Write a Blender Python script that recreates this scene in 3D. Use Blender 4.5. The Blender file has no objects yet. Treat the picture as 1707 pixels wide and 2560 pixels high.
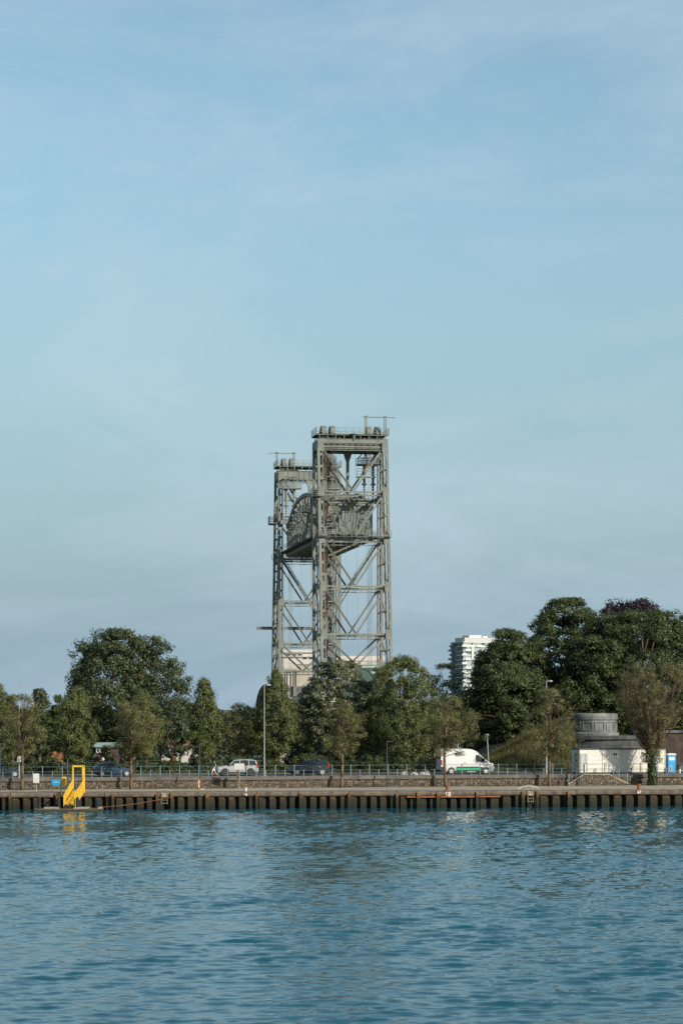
import bpy, bmesh, math, random
import numpy as np
from mathutils import Vector, Matrix, Euler

random.seed(7)
rng = np.random.default_rng(7)
R = math.radians
S = bpy.context.scene
COL = S.collection

# ------------------------------------------------------------------ camera
# picture 1707 x 2560: focal length 6000 px, horizon at row 1770, eye 9.92 m above the river
F, YH, CX, H = 6000.0, 1770.0, 853.5, 9.92
cam = bpy.data.cameras.new("camera")
cam_o = bpy.data.objects.new("camera", cam)
COL.objects.link(cam_o)
cam.sensor_fit = 'VERTICAL'
cam.sensor_height = 36.0
cam.lens = F / 2560.0 * 36.0
cam.shift_y = (YH - 1280.0) / 2560.0
cam.clip_start = 1.0
cam.clip_end = 12000.0
cam_o.location = (0, 0, H)
cam_o.rotation_euler = (R(90), 0, 0)
S.camera = cam_o

# ------------------------------------------------------------------ sky and sun
SUN_AZ, SUN_EL = 47.0, 25.0          # degrees right of straight-behind-the-camera, height
sun_dir = Vector((math.sin(R(SUN_AZ)) * math.cos(R(SUN_EL)), -math.cos(R(SUN_AZ)) * math.cos(R(SUN_EL)), math.sin(R(SUN_EL))))
world = bpy.data.worlds.new("World")
S.world = world
world.use_nodes = True
wn, wl = world.node_tree.nodes, world.node_tree.links
wn.clear()
w_out = wn.new("ShaderNodeOutputWorld")
w_bg = wn.new("ShaderNodeBackground")
sky = wn.new("ShaderNodeTexSky")
sky.sky_type = 'NISHITA'
sky.sun_disc = False
sky.sun_elevation = R(SUN_EL)
sky.sun_rotation = math.atan2(sun_dir.x, sun_dir.y)
sky.altitude = 0.0
sky.air_density = 1.0
sky.dust_density = 1.2
sky.ozone_density = 2.5
tc = wn.new("ShaderNodeTexCoord")
# thin cirrus veils, stretched sideways
mp = wn.new("ShaderNodeMapping")
mp.inputs['Scale'].default_value = (5.0, 5.0, 16.0)
mp.inputs['Rotation'].default_value = (0, R(14), 0)
mp.inputs['Location'].default_value = (3.1, 0.4, 1.7)
nz = wn.new("ShaderNodeTexNoise")
nz.inputs['Scale'].default_value = 1.0
nz.inputs['Detail'].default_value = 6.0
nz.inputs['Roughness'].default_value = 0.62
nz.inputs['Distortion'].default_value = 0.5
ramp = wn.new("ShaderNodeValToRGB")
ramp.color_ramp.elements[0].position = 0.40
ramp.color_ramp.elements[0].color = (0, 0, 0, 1)
ramp.color_ramp.elements[1].position = 0.68
ramp.color_ramp.elements[1].color = (1, 1, 1, 1)
ml = wn.new("ShaderNodeMath"); ml.operation = 'MULTIPLY'; ml.inputs[1].default_value = 0.60
SKY_TINT = (1.04, 1.09, 0.93)
tint = wn.new("ShaderNodeMix"); tint.data_type = 'RGBA'; tint.blend_type = 'MULTIPLY'
tint.inputs[0].default_value = 1.0
tint.inputs[7].default_value = (*SKY_TINT, 1)
# the greyer, dustier air low over the horizon, all the way round
sep = wn.new("ShaderNodeSeparateXYZ")
hz = wn.new("ShaderNodeMapRange")
hz.inputs['From Min'].default_value = 0.0
hz.inputs['From Max'].default_value = 0.27
hz.inputs['To Min'].default_value = 0.92
hz.inputs['To Max'].default_value = 0.0
hz.interpolation_type = 'SMOOTHSTEP'
hmix = wn.new("ShaderNodeMix"); hmix.data_type = 'RGBA'; hmix.blend_type = 'MIX'
hmix.inputs[7].default_value = (1.84, 2.72, 3.45, 1)
cm = wn.new("ShaderNodeMix"); cm.data_type = 'RGBA'
cm.inputs[7].default_value = (3.45, 4.35, 4.95, 1)
wl.new(tc.outputs['Generated'], mp.inputs['Vector'])
wl.new(mp.outputs['Vector'], nz.inputs['Vector'])
wl.new(nz.outputs['Fac'], ramp.inputs['Fac'])
wl.new(ramp.outputs['Color'], ml.inputs[0])
wl.new(tc.outputs['Generated'], sep.inputs[0])
wl.new(sep.outputs['Z'], hz.inputs['Value'])
wl.new(sky.outputs[0], tint.inputs[6])
wl.new(tint.outputs[2], hmix.inputs[6])
wl.new(hz.outputs['Result'], hmix.inputs[0])
wl.new(hmix.outputs[2], cm.inputs[6])
wl.new(ml.outputs[0], cm.inputs[0])
wl.new(cm.outputs[2], w_bg.inputs['Color'])
w_bg.inputs['Strength'].default_value = 0.122
wl.new(w_bg.outputs[0], w_out.inputs['Surface'])

sun = bpy.data.lights.new("sun", 'SUN')
sun.energy = 4.8
sun.angle = R(0.5)
sun.color = (1.0, 0.91, 0.77)
sun_o = bpy.data.objects.new("sun", sun)
COL.objects.link(sun_o)
sun_o.location = (60, -60, 90)
sun_o.rotation_euler = (-sun_dir).to_track_quat('-Z', 'Y').to_euler()

S.view_settings.view_transform = 'Standard'
S.view_settings.look = 'None'
S.view_settings.exposure = 0.3
S.view_settings.gamma = 1.0
S.view_settings.use_curve_mapping = False
S.cycles.use_denoising = False

# ------------------------------------------------------------------ helpers
ROOT = {}

def px_x(px, Y): return (px - CX) / F * Y
def P(px, py, Y): return Vector(((px - CX) / F * Y, Y, H - (py - YH) / F * Y))

def put(o, parent=None):
    COL.objects.link(o)
    if parent is not None: o.parent = parent
    return o

def tag(o, label=None, cat=None, group=None, kind=None):
    if label: o['label'] = label
    if cat: o['category'] = cat
    if group: o['group'] = group
    if kind: o['kind'] = kind
    return o

def empty(name, loc, label=None, cat=None, group=None, rz=0.0):
    o = bpy.data.objects.new(name, None)
    o.empty_display_size = 0.3
    o.location = loc
    o.rotation_euler = (0, 0, rz)
    COL.objects.link(o)
    ROOT[o.name] = Vector(loc)
    return tag(o, label, cat, group)

def root_loc(o):
    while o.parent is not None: o = o.parent
    return Vector(o.location)

class MB:
    """collects shapes; build() links them as one mesh object"""
    def __init__(s): s.v, s.f, s.m, s.cur = [], [], [], 0
    def mat(s, i): s.cur = i; return s
    def add(s, vs, fs):
        b = len(s.v)
        s.v.extend([tuple(p) for p in vs])
        for f in fs:
            s.f.append([b + i for i in f]); s.m.append(s.cur)
        return s
    def hexa(s, p):   # 8 points: bottom ring 0-3, top ring 4-7
        return s.add(p, [(3, 2, 1, 0), (4, 5, 6, 7), (0, 1, 5, 4), (1, 2, 6, 5), (2, 3, 7, 6), (3, 0, 4, 7)])
    def box(s, x0, x1, y0, y1, z0, z1):
        return s.hexa([(x0, y0, z0), (x1, y0, z0), (x1, y1, z0), (x0, y1, z0), (x0, y0, z1), (x1, y0, z1), (x1, y1, z1), (x0, y1, z1)])
    def obox(s, c, a, b, ha, hb, z0, z1):   # oriented box, axes a,b horizontal
        c = Vector(c); a = Vector((a[0], a[1], 0)); b = Vector((b[0], b[1], 0))
        q = [c - a * ha - b * hb, c + a * ha - b * hb, c + a * ha + b * hb, c - a * ha + b * hb]
        return s.hexa([(p.x, p.y, z0) for p in q] + [(p.x, p.y, z1) for p in q])
    def beam(s, p0, p1, w, h, side=None):   # bar from p0 to p1; w along side, h across both
        p0, p1 = Vector(p0), Vector(p1)
        d = p1 - p0
        if d.length < 1e-6: return s
        d.normalize()
        if side is None:
            side = d.cross(Vector((0, 0, 1)))
            if side.length < 1e-3: side = Vector((1, 0, 0))
        side = Vector(side); side = side - d * side.dot(d)
        if side.length < 1e-4: side = d.orthogonal()
        side.normalize()
        up = d.cross(side).normalized()
        a, b = side * (w / 2), up * (h / 2)
        return s.hexa([p0 - a - b, p0 + a - b, p0 + a + b, p0 - a + b, p1 - a - b, p1 + a - b, p1 + a + b, p1 - a + b])
    def tube(s, p0, p1, r0, r1=None, n=6, caps=True):
        r1 = r0 if r1 is None else r1
        p0, p1 = Vector(p0), Vector(p1)
        d = (p1 - p0)
        if d.length < 1e-6: return s
        d.normalize()
        a = d.orthogonal().normalized(); b = d.cross(a)
        vs = []
        for p, r in ((p0, r0), (p1, r1)):
            for i in range(n):
                t = 2 * math.pi * i / n
                vs.append(p + a * (r * math.cos(t)) + b * (r * math.sin(t)))
        fs = [(i, (i + 1) % n, n + (i + 1) % n, n + i) for i in range(n)]
        if caps: fs += [tuple(range(n - 1, -1, -1)), tuple(range(n, 2 * n))]
        return s.add(vs, fs)
    def path(s, pts, r, n=5):
        for i in range(len(pts) - 1):
            ra = r[i] if isinstance(r, (list, tuple)) else r
            rb = r[i + 1] if isinstance(r, (list, tuple)) else r
            s.tube(pts[i], pts[i + 1], ra, rb, n)
        return s
    def lathe(s, c, prof, n=16, axis='z'):
        vs, fs = [], []
        for (r, z) in prof:
            for i in range(n):
                t = 2 * math.pi * i / n
                if axis == 'z': vs.append((c[0] + r * math.cos(t), c[1] + r * math.sin(t), c[2] + z))
                elif axis == 'y': vs.append((c[0] + r * math.cos(t), c[1] + z, c[2] + r * math.sin(t)))
                else: vs.append((c[0] + z, c[1] + r * math.cos(t), c[2] + r * math.sin(t)))
        for k in range(len(prof) - 1):
            for i in range(n):
                j = (i + 1) % n
                fs.append((k * n + i, k * n + j, (k + 1) * n + j, (k + 1) * n + i))
        fs.append(tuple(range(n - 1, -1, -1)))
        fs.append(tuple((len(prof) - 1) * n + i for i in range(n)))
        return s.add(vs, fs)
    def prism(s, poly, off):   # polygon (3-D points) swept by vector off
        n = len(poly); off = Vector(off)
        vs = [Vector(p) for p in poly] + [Vector(p) + off for p in poly]
        fs = [tuple(range(n - 1, -1, -1)), tuple(range(n, 2 * n))] + [(i, (i + 1) % n, n + (i + 1) % n, n + i) for i in range(n)]
        return s.add(vs, fs)
    def mesh(s, name, mats, origin=(0, 0, 0), smooth=False):
        me = bpy.data.meshes.new(name)
        o = Vector(origin)
        me.from_pydata([(p[0] - o.x, p[1] - o.y, p[2] - o.z) for p in s.v], [], s.f)
        if not isinstance(mats, (list, tuple)): mats = [mats]
        for m in mats: me.materials.append(m)
        if len(mats) > 1: me.polygons.foreach_set('material_index', s.m)
        if smooth: me.polygons.foreach_set('use_smooth', [True] * len(s.f))
        me.update()
        return me
    def build(s, name, mats, parent=None, smooth=False, local=False):
        org = (0, 0, 0) if (parent is None or local) else root_loc(parent)
        o = bpy.data.objects.new(name, s.mesh(name, mats, org, smooth))
        return put(o, parent)
    def thing(s, name, mats, base, label, cat, group=None, kind=None, smooth=False):
        o = bpy.data.objects.new(name, s.mesh(name, mats, base, smooth))
        o.location = base
        COL.objects.link(o)
        return tag(o, label, cat, group, kind)

# ------------------------------------------------------------------ materials
def mat(name, col, rough=0.75, metal=0.0, var=0.18, scale=2.0, bump=0.0, bscale=None, spec=0.4, col2=None, detail=4.0, stretch=(1, 1, 1)):
    m = bpy.data.materials.new(name)
    m.use_nodes = True
    nt = m.node_tree; N, L = nt.nodes, nt.links
    b = N['Principled BSDF']
    b.inputs['Roughness'].default_value = rough
    b.inputs['Metallic'].default_value = metal
    b.inputs['Specular IOR Level'].default_value = spec
    tcn = N.new("ShaderNodeTexCoord")
    mpn = N.new("ShaderNodeMapping"); mpn.inputs['Scale'].default_value = stretch
    n1 = N.new("ShaderNodeTexNoise")
    n1.inputs['Scale'].default_value = scale
    n1.inputs['Detail'].default_value = detail
    n1.inputs['Roughness'].default_value = 0.65
    rp = N.new("ShaderNodeValToRGB")
    c1 = [c * (1 - var) for c in col] if col2 is None else col2
    c2 = [min(1, c * (1 + var)) for c in col] if col2 is None else col
    rp.color_ramp.elements[0].position = 0.33; rp.color_ramp.elements[0].color = (*c1, 1)
    rp.color_ramp.elements[1].position = 0.67; rp.color_ramp.elements[1].color = (*c2, 1)
    L.new(tcn.outputs['Object'], mpn.inputs['Vector'])
    L.new(mpn.outputs['Vector'], n1.inputs['Vector'])
    L.new(n1.outputs['Fac'], rp.inputs['Fac'])
    L.new(rp.outputs['Color'], b.inputs['Base Color'])
    if bump:
        n2 = N.new("ShaderNodeTexNoise")
        n2.inputs['Scale'].default_value = bscale or scale * 4
        n2.inputs['Detail'].default_value = 5
        bp = N.new("ShaderNodeBump"); bp.inputs['Strength'].default_value = bump; bp.inputs['Distance'].default_value = 0.05
        L.new(tcn.outputs['Object'], n2.inputs['Vector'])
        L.new(n2.outputs['Fac'], bp.inputs['Height'])
        L.new(bp.outputs['Normal'], b.inputs['Normal'])
    return m

def leaf_mat(name, dark, light, trans=0.35, rough=0.5):
    m = bpy.data.materials.new(name)
    m.use_nodes = True
    N, L = m.node_tree.nodes, m.node_tree.links
    b = N['Principled BSDF']; out = N['Material Output']
    b.inputs['Roughness'].default_value = rough
    b.inputs['Specular IOR Level'].default_value = 0.3
    at = N.new("ShaderNodeAttribute"); at.attribute_name = 'rnd'
    rp = N.new("ShaderNodeValToRGB")
    rp.color_ramp.elements[0].color = (*dark, 1)
    rp.color_ramp.elements[1].color = (*light, 1)
    tr = N.new("ShaderNodeBsdfTranslucent")
    mx = N.new("ShaderNodeMixShader"); mx.inputs[0].default_value = trans
    L.new(at.outputs['Fac'], rp.inputs['Fac'])
    L.new(rp.outputs['Color'], b.inputs['Base Color'])
    L.new(rp.outputs['Color'], tr.inputs['Color'])
    L.new(b.outputs[0], mx.inputs[1]); L.new(tr.outputs[0], mx.inputs[2])
    L.new(mx.outputs[0], out.inputs['Surface'])
    return m

def attr_mat(name, ramp_cols, rough=0.85, bump=0.4, bscale=12.0):
    """colour picked per piece from the face attribute 'rnd', fine grain by noise"""
    m = mat(name, (0.5, 0.5, 0.5), rough, var=0.25, scale=bscale, bump=bump, bscale=bscale * 2)
    N, L = m.node_tree.nodes, m.node_tree.links
    b = N['Principled BSDF']
    at = N.new("ShaderNodeAttribute"); at.attribute_name = 'rnd'
    rp = N.new("ShaderNodeValToRGB")
    for i, c in enumerate(ramp_cols):
        e = rp.color_ramp.elements[i] if i < 2 else rp.color_ramp.elements.new(1.0)
        e.position = i / (len(ramp_cols) - 1); e.color = (*c, 1)
    mx = N.new("ShaderNodeMix"); mx.data_type = 'RGBA'; mx.blend_type = 'OVERLAY'; mx.inputs[0].default_value = 0.7
    old = b.inputs['Base Color'].links[0].from_socket
    L.new(at.outputs['Fac'], rp.inputs['Fac'])
    L.new(rp.outputs['Color'], mx.inputs[6]); L.new(old, mx.inputs[7])
    L.new(mx.outputs[2], b.inputs['Base Color'])
    return m

def glass_mat(name, col=(0.02, 0.03, 0.035), rough=0.06):
    m = bpy.data.materials.new(name); m.use_nodes = True
    b = m.node_tree.nodes['Principled BSDF']
    b.inputs['Base Color'].default_value = (*col, 1)
    b.inputs['Roughness'].default_value = rough
    b.inputs['Specular IOR Level'].default_value = 0.3
    return m

M = {}
M['steel'] = mat('bridge_paint', (0.182, 0.200, 0.175), 0.62, col2=(0.105, 0.117, 0.103), scale=0.7, bump=0.15, bscale=8, detail=9, stretch=(1, 1, 0.35))
M['steel_dark'] = mat('bridge_grating', (0.06, 0.065, 0.06), 0.7, var=0.2)
M['rust'] = mat('rust_rope', (0.22, 0.075, 0.045), 0.8, var=0.35, scale=3)
M['rope'] = mat('wire_rope', (0.16, 0.16, 0.15), 0.6)
M['concrete'] = mat('pale_concrete', (0.40, 0.37, 0.315), 0.85, var=0.18, scale=0.35, bump=0.25, bscale=3, stretch=(1, 1, 0.25), detail=8)
M['conc_old'] = mat('weathered_dappled_concrete', (0.23, 0.24, 0.24), 0.9, col2=(0.022, 0.025, 0.026), scale=0.45, bump=0.4, bscale=3, detail=8, stretch=(1, 1, 0.5))  # black stains, with sunlit patches and tree shade painted into the blotches
M['conc_dark'] = mat('tree_shade_concrete', (0.085, 0.09, 0.092), 0.9, col2=(0.016, 0.018, 0.019), scale=0.6, bump=0.4, bscale=3, detail=8)  # bastion concrete darkened, tree shade put into the lower drum's colour
M['white_wall'] = mat('white_render', (0.47, 0.45, 0.42), 0.8, var=0.14, scale=0.4, stretch=(1, 1, 0.3), detail=8)
M['shade_dark_green'] = mat('shade_dark_green', (0.010, 0.016, 0.015), 0.9, spec=0.0)  # green taken near black without gloss, shade put into the colour
M['roof_green'] = mat('green_roof', (0.06, 0.10, 0.085), 0.5, var=0.15)
M['roof_teal'] = mat('teal_roof', (0.26, 0.36, 0.34), 0.5, var=0.15)
M['brick'] = mat('old_brick', (0.085, 0.055, 0.042), 0.9, col2=(0.03, 0.024, 0.022), scale=1.5, bump=0.5, detail=8)
M['brick_red'] = mat('red_brick', (0.26, 0.13, 0.09), 0.9, var=0.2, scale=2)
M['glass'] = glass_mat('dark_glass')
M['glass_blue'] = glass_mat('blue_glass', (0.06, 0.11, 0.14), 0.12)
M['pale_glass'] = glass_mat('curtained_glass', (0.25, 0.32, 0.34), 0.2)
M['white'] = mat('white_paint', (0.53, 0.53, 0.51), 0.45, var=0.05)
M['offwhite'] = mat('site_cabin_cream', (0.56, 0.535, 0.48), 0.6, var=0.12, scale=0.8, detail=8, stretch=(1, 1, 0.3))
M['grey_panel'] = mat('grey_panel', (0.36, 0.37, 0.36), 0.6, var=0.1)
M['asphalt'] = mat('asphalt', (0.062, 0.062, 0.062), 0.9, var=0.25, scale=3, bump=0.2)
M['paving'] = mat('quay_paving', (0.270, 0.232, 0.182), 0.9, var=0.25, scale=0.6, bump=0.3, bscale=6, detail=8)
M['asphalt_strip'] = mat('worn_asphalt', (0.13, 0.13, 0.125), 0.9, var=0.25, scale=0.8, detail=8)
M['marking'] = mat('worn_marking', (0.62, 0.60, 0.54), 0.8, var=0.25, scale=3)
M['coping'] = mat('coping_concrete', (0.160, 0.128, 0.095), 0.9, col2=(0.055, 0.043, 0.032), scale=1.3, bump=0.5, bscale=6, detail=9)
M['wallcope'] = mat('wall_coping', (0.135, 0.122, 0.105), 0.9, col2=(0.06, 0.055, 0.05), scale=0.8, bump=0.3, detail=9)
M['mortar'] = mat('mortar', (0.115, 0.095, 0.072), 0.95, var=0.25, scale=3, bump=0.5)
M['stone'] = attr_mat('basalt_rubble', [(0.025, 0.024, 0.022), (0.06, 0.05, 0.04), (0.105, 0.08, 0.056), (0.19, 0.15, 0.105)])
M['timber'] = mat('timber_fender', (0.16, 0.11, 0.065), 0.9, col2=(0.05, 0.04, 0.025), scale=2.5, bump=0.5, stretch=(3, 3, 0.5), detail=8)
M['fence'] = mat('blue_grey_paint', (0.085, 0.135, 0.160), 0.5, var=0.15, scale=5)
M['pole_dark'] = mat('dark_pole', (0.035, 0.05, 0.055), 0.5)
M['pole_white'] = mat('galvanised_pole', (0.30, 0.31, 0.32), 0.45, var=0.15, scale=1.2)
M['yellow'] = mat('yellow_paint', (0.62, 0.38, 0.03), 0.45, var=0.25, scale=2)
M['orange'] = mat('orange_plastic', (0.75, 0.16, 0.03), 0.5, var=0.1)
M['rust_iron'] = mat('rusty_iron', (0.30, 0.10, 0.035), 0.8, col2=(0.11, 0.045, 0.025), scale=6, bump=0.3)
M['blue_sign'] = mat('blue_sign', (0.012, 0.25, 0.47), 0.4, var=0.04)
M['toilet_blue'] = mat('blue_plastic', (0.02, 0.27, 0.58), 0.4, var=0.06)
M['black_rubber'] = mat('black_rubber', (0.018, 0.02, 0.022), 0.35, var=0.3)
M['pontoon'] = mat('pontoon_deck', (0.27, 0.24, 0.205), 0.85, var=0.25)
M['pontoon_hull'] = mat('algae_hull', (0.03, 0.035, 0.02), 0.7, var=0.4, scale=3)
M['bark'] = mat('bark', (0.15, 0.105, 0.06), 0.95, col2=(0.07, 0.05, 0.033), scale=4, bump=0.8, bscale=14, stretch=(1, 1, 0.3))
M['bark_yellow'] = mat('lichen_bark', (0.24, 0.165, 0.06), 0.95, col2=(0.12, 0.085, 0.045), scale=3, bump=0.6, bscale=14)
M['twig'] = mat('twig', (0.115, 0.085, 0.055), 0.95, var=0.25, scale=4)
M['soil'] = mat('soil', (0.055, 0.050, 0.032), 0.95, var=0.3)
M['grass'] = mat('park_grass', (0.060, 0.072, 0.026), 0.95, var=0.4, scale=0.5, bump=0.5, bscale=12, detail=8)
M['hillgrass'] = mat('dry_bank_grass', (0.105, 0.095, 0.038), 0.95, col2=(0.04, 0.05, 0.018), scale=0.35, bump=0.6, bscale=10, detail=9)
M['boulder'] = mat('pale_boulder', (0.48, 0.47, 0.44), 0.85, var=0.2, scale=3, bump=0.4)
M['skin'] = mat('skin', (0.48, 0.27, 0.19), 0.6, var=0.04)
M['hair'] = mat('hair', (0.03, 0.02, 0.015), 0.7)
for k, c in dict(teal=(0.02, 0.15, 0.15), white=(0.72, 0.72, 0.70), blue=(0.03, 0.25, 0.42), orange=(0.62, 0.20, 0.07), palegreen=(0.42, 0.48, 0.30), dark=(0.02, 0.025, 0.035)).items():
    M['cloth_' + k] = mat('cloth_' + k, c, 0.85, var=0.08)

# ------------------------------------------------------------------ the river
def edge_y(X): return 236.8 + 0.125 * X         # front of the quay
def wall_y(X): return 249.6 + 0.23 * X          # rubble wall that carries the street
Q, ST = 1.68, 2.85                              # quay level, street level above the water
EA, WA = math.atan(0.125), math.atan(0.23)
te = Vector((math.cos(EA), math.sin(EA), 0)); ne = Vector((math.sin(EA), -math.cos(EA), 0))
tw = Vector((math.cos(WA), math.sin(WA), 0)); nw = Vector((math.sin(WA), -math.cos(WA), 0))

def edge_pt(px, off=0.0, z=0.0):    # off metres behind the quay front
    k = (px - CX) / F; X = k * (236.8 + off) / (1 - 0.125 * k)
    return Vector((X, edge_y(X) + off, z))
def wall_pt(px, off=0.0, z=0.0):
    k = (px - CX) / F; X = k * (249.6 + off) / (1 - 0.23 * k)
    return Vector((X, wall_y(X) + off, z))

def make_water():
    rows, cols = 800, 560
    t = np.linspace(0, 1, rows)
    Yr = 58.0 + (236.9 - 58.0) * (0.55 * t + 0.45 * t ** 2.2)
    half = 0.148 * Yr + 25.0
    s = np.linspace(-1, 1, cols)
    X = half[:, None] * s[None, :]
    Y = np.repeat(Yr[:, None], cols, 1) + 0.125 * X * t[:, None]
    Z = np.zeros_like(X); DX = np.zeros_like(X); DY = np.zeros_like(X)
    g = np.random.default_rng(11)
    n = 96
    lam = np.exp(g.uniform(np.log(0.42), np.log(2.1), n))
    ang = R(-97) + g.normal(0, 0.58, n)
    slope = 0.044 * np.where(lam < 0.9, 0.9, 1.0) * np.where(lam > 1.7, 0.8, 1.0) * g.uniform(0.5, 1.4, n)
    gust = 0.75 + 0.25 * np.sin(X * 0.11 + 0.7 * np.sin(Y * 0.05) + 1.0) * np.sin(Y * 0.071 + 0.4) + 0.12 * np.sin(X * 0.31 - Y * 0.23)
    for i in range(n):
        k = 2 * np.pi / lam[i]
        kx, ky = k * np.cos(ang[i]), k * np.sin(ang[i])
        a = slope[i] / k
        ph = kx * X + ky * Y + g.uniform(0, 6.28)
        # groups of waves, so that crests start and end
        env = 0.62 + 0.5 * np.sin((ky * X - kx * Y) * 0.21 + g.uniform(0, 6.28)) * np.sin((kx * X + ky * Y) * 0.13 + g.uniform(0, 6.28))
        Z += a * env * np.cos(ph)
        q = 0.75 * a * env * np.sin(ph)
        DX -= q * np.cos(ang[i]); DY -= q * np.sin(ang[i])
    edge = np.clip((1 - np.abs(s))[None, :] * 12, 0, 1) * np.clip(np.minimum(t, 1.0) * 40, 0, 1)[:, None] 
    Z *= gust * edge
    X2 = X + DX * edge; Y2 = Y + DY * edge
    v = np.stack([X2, Y2, Z], -1).reshape(-1, 3)
    idx = np.arange(rows * cols).reshape(rows, cols)
    f = np.stack([idx[:-1, :-1], idx[:-1, 1:], idx[1:, 1:], idx[1:, :-1]], -1).reshape(-1, 4)
    # calm water all round the rippled patch
    L0, R0, L1, R1 = idx[0, 0], idx[0, -1], idx[-1, 0], idx[-1, -1]
    ex = np.array([[-900, -500, 0], [900, -500, 0], [900, edge_y(900) + 2, 0], [-900, edge_y(-900) + 2, 0]])
    b = len(v)
    # far edge strip to the quay
    v = np.concatenate([v, ex, [[X[-1, 0], edge_y(X[-1, 0]) + 2, 0], [X[-1, -1], edge_y(X[-1, -1]) + 2, 0]]])
    quads = [[b, b + 1, R0, L0], [b + 1, b + 2, b + 5, R1], [b + 1, R1, R0, R0], [b + 3, b, L0, L1], [b + 3, L1, b + 4, b + 4]]
    me = bpy.data.meshes.new('water')
    faces = f.tolist() + [[b, b + 1, R0, L0], [b + 1, R1, R0], [b + 1, b + 2, b + 5, R1], [b, L0, L1], [b, L1, b + 4, b + 3], [L1, R1, b + 5, b + 4]]
    me.from_pydata(v.tolist(), [], faces)
    me.polygons.foreach_set('use_smooth', [True] * len(faces))
    m = bpy.data.materials.new('river_water'); m.use_nodes = True
    N, L = m.node_tree.nodes, m.node_tree.links
    pb = N['Principled BSDF']
    pb.inputs['Base Color'].default_value = (0.002, 0.062, 0.088, 1)
    pb.inputs['Roughness'].default_value = 0.045
    pb.inputs['IOR'].default_value = 1.333
    tcn = N.new("ShaderNodeTexCoord")
    mp1 = N.new("ShaderNodeMapping"); mp1.inputs['Scale'].default_value = (3.2, 5.0, 1)
    n1 = N.new("ShaderNodeTexNoise"); n1.inputs['Scale'].default_value = 1.0; n1.inputs['Detail'].default_value = 4; n1.inputs['Roughness'].default_value = 0.6
    bp = N.new("ShaderNodeBump"); bp.inputs['Strength'].default_value = 0.55; bp.inputs['Distance'].default_value = 0.014
    L.new(tcn.outputs['Object'], mp1.inputs['Vector']); L.new(mp1.outputs['Vector'], n1.inputs['Vector'])
    L.new(n1.outputs['Fac'], bp.inputs['Height']); L.new(bp.outputs['Normal'], pb.inputs['Normal'])
    me.materials.append(m); me.update()
    o = bpy.data.objects.new('water', me); COL.objects.link(o)
    tag(o, kind='structure')
make_water()

# ------------------------------------------------------------------ ground, street, quay
def strip(name, fa, fb, z, m, x0=-420, x1=420, n=12, kind='structure', parent=None):
    b = MB(); xs = [x0 + (x1 - x0) * i / n for i in range(n + 1)]
    for i in range(n):
        b.add([(xs[i], fa(xs[i]), z), (xs[i + 1], fa(xs[i + 1]), z), (xs[i + 1], fb(xs[i + 1]), z), (xs[i], fb(xs[i]), z)], [(0, 1, 2, 3)])
    o = b.build(name, m); tag(o, kind=kind); return o

def ground_far(X): return 9000.0
strip('ground', lambda x: wall_y(x) + 0.6, ground_far, ST - 0.03, M['grass'], -3500, 3500, 4)
strip('street', lambda x: wall_y(x) + 1.7, lambda x: wall_y(x) + 8.6, ST - 0.018, M['asphalt'], -300, 300)
strip('pavement', lambda x: wall_y(x) + 0.05, lambda x: wall_y(x) + 1.7, ST, M['paving'], -300, 300)
strip('far_pavement', lambda x: wall_y(x) + 8.6, lambda x: wall_y(x) + 10.6, ST + 0.06, M['paving'], -300, 300)
quay = strip('quay', lambda x: edge_y(x) + 1.05, lambda x: wall_y(x) + 0.2, Q, M['paving'], -300, 300, 24)
strip('quay_lane', lambda x: edge_y(x) + 1.25, lambda x: edge_y(x) + 3.3, Q + 0.005, M['asphalt_strip'], -300, 300, 24, parent=quay)

# worn dashes along the lane
for (a, b) in ((1470, 1486), (1490, 1502), (1525, 1548), (1561, 1590), (1622, 1648), (1385, 1398), (1095, 1112), (1072, 1092), (1660, 1690)):
    d = MB(); pa, pb_ = edge_pt(a, 1.9), edge_pt(b, 1.9)
    d.add([pa + Vector((0, 0, Q + 0.01)), pb_ + Vector((0, 0, Q + 0.01)), pb_ + Vector((0, 0.34, Q + 0.01)), pa + Vector((0, 0.34, Q + 0.01))], [(0, 1, 2, 3)])
    o = d.build('lane_dash', M['marking'], quay)

# grass creeping along the foot of the rubble wall
def blade_mesh(name, pts, hmin, hmax, w, m, seed=1, lean=0.35):
    g = np.random.default_rng(seed); n = len(pts); pts = np.asarray(pts, float)
    hh = g.uniform(hmin, hmax, n); a = g.uniform(0, 6.283, n)
    d = np.stack([np.cos(a), np.sin(a), np.zeros(n)], -1) * (w * g.uniform(.6, 1.3, n))[:, None]
    tip = pts + np.stack([g.normal(0, lean, n) * hh, g.normal(0, lean, n) * hh, hh], -1)
    v = np.stack([pts - d, pts + d, tip], 1).reshape(-1, 3)
    f = np.arange(3 * n).reshape(n, 3)
    me = bpy.data.meshes.new(name); me.from_pydata(v.tolist(), [], f.tolist())
    at = me.attributes.new('rnd', 'FLOAT', 'FACE'); at.data.foreach_set('value', g.uniform(0, 1, n))
    me.materials.append(m); me.update()
    return me
M['blade'] = leaf_mat('grass_blades', (0.032, 0.043, 0.014), (0.155, 0.135, 0.052), 0.3, 0.7)
g = np.random.default_rng(3)
xs = g.uniform(-48, 48, 9000)
dense = (np.sin(xs * 0.9) + np.sin(xs * 0.37 + 1) + g.normal(0, .6, 9000)) > 0.1
xs = xs[dense]
dd = np.abs(g.normal(0, 0.55, len(xs))) + 0.05
me = blade_mesh('verge_grass', np.stack([xs, wall_y(xs) - dd, np.full(len(xs), Q)], -1), 0.05, 0.28, 0.025, M['blade'], 4)
tag(put(bpy.data.objects.new('verge_grass', me)), 'low weeds and grass along the foot of the rubble wall', 'grass', kind='stuff')
xs = g.uniform(-50, 50, 8000)
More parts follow.
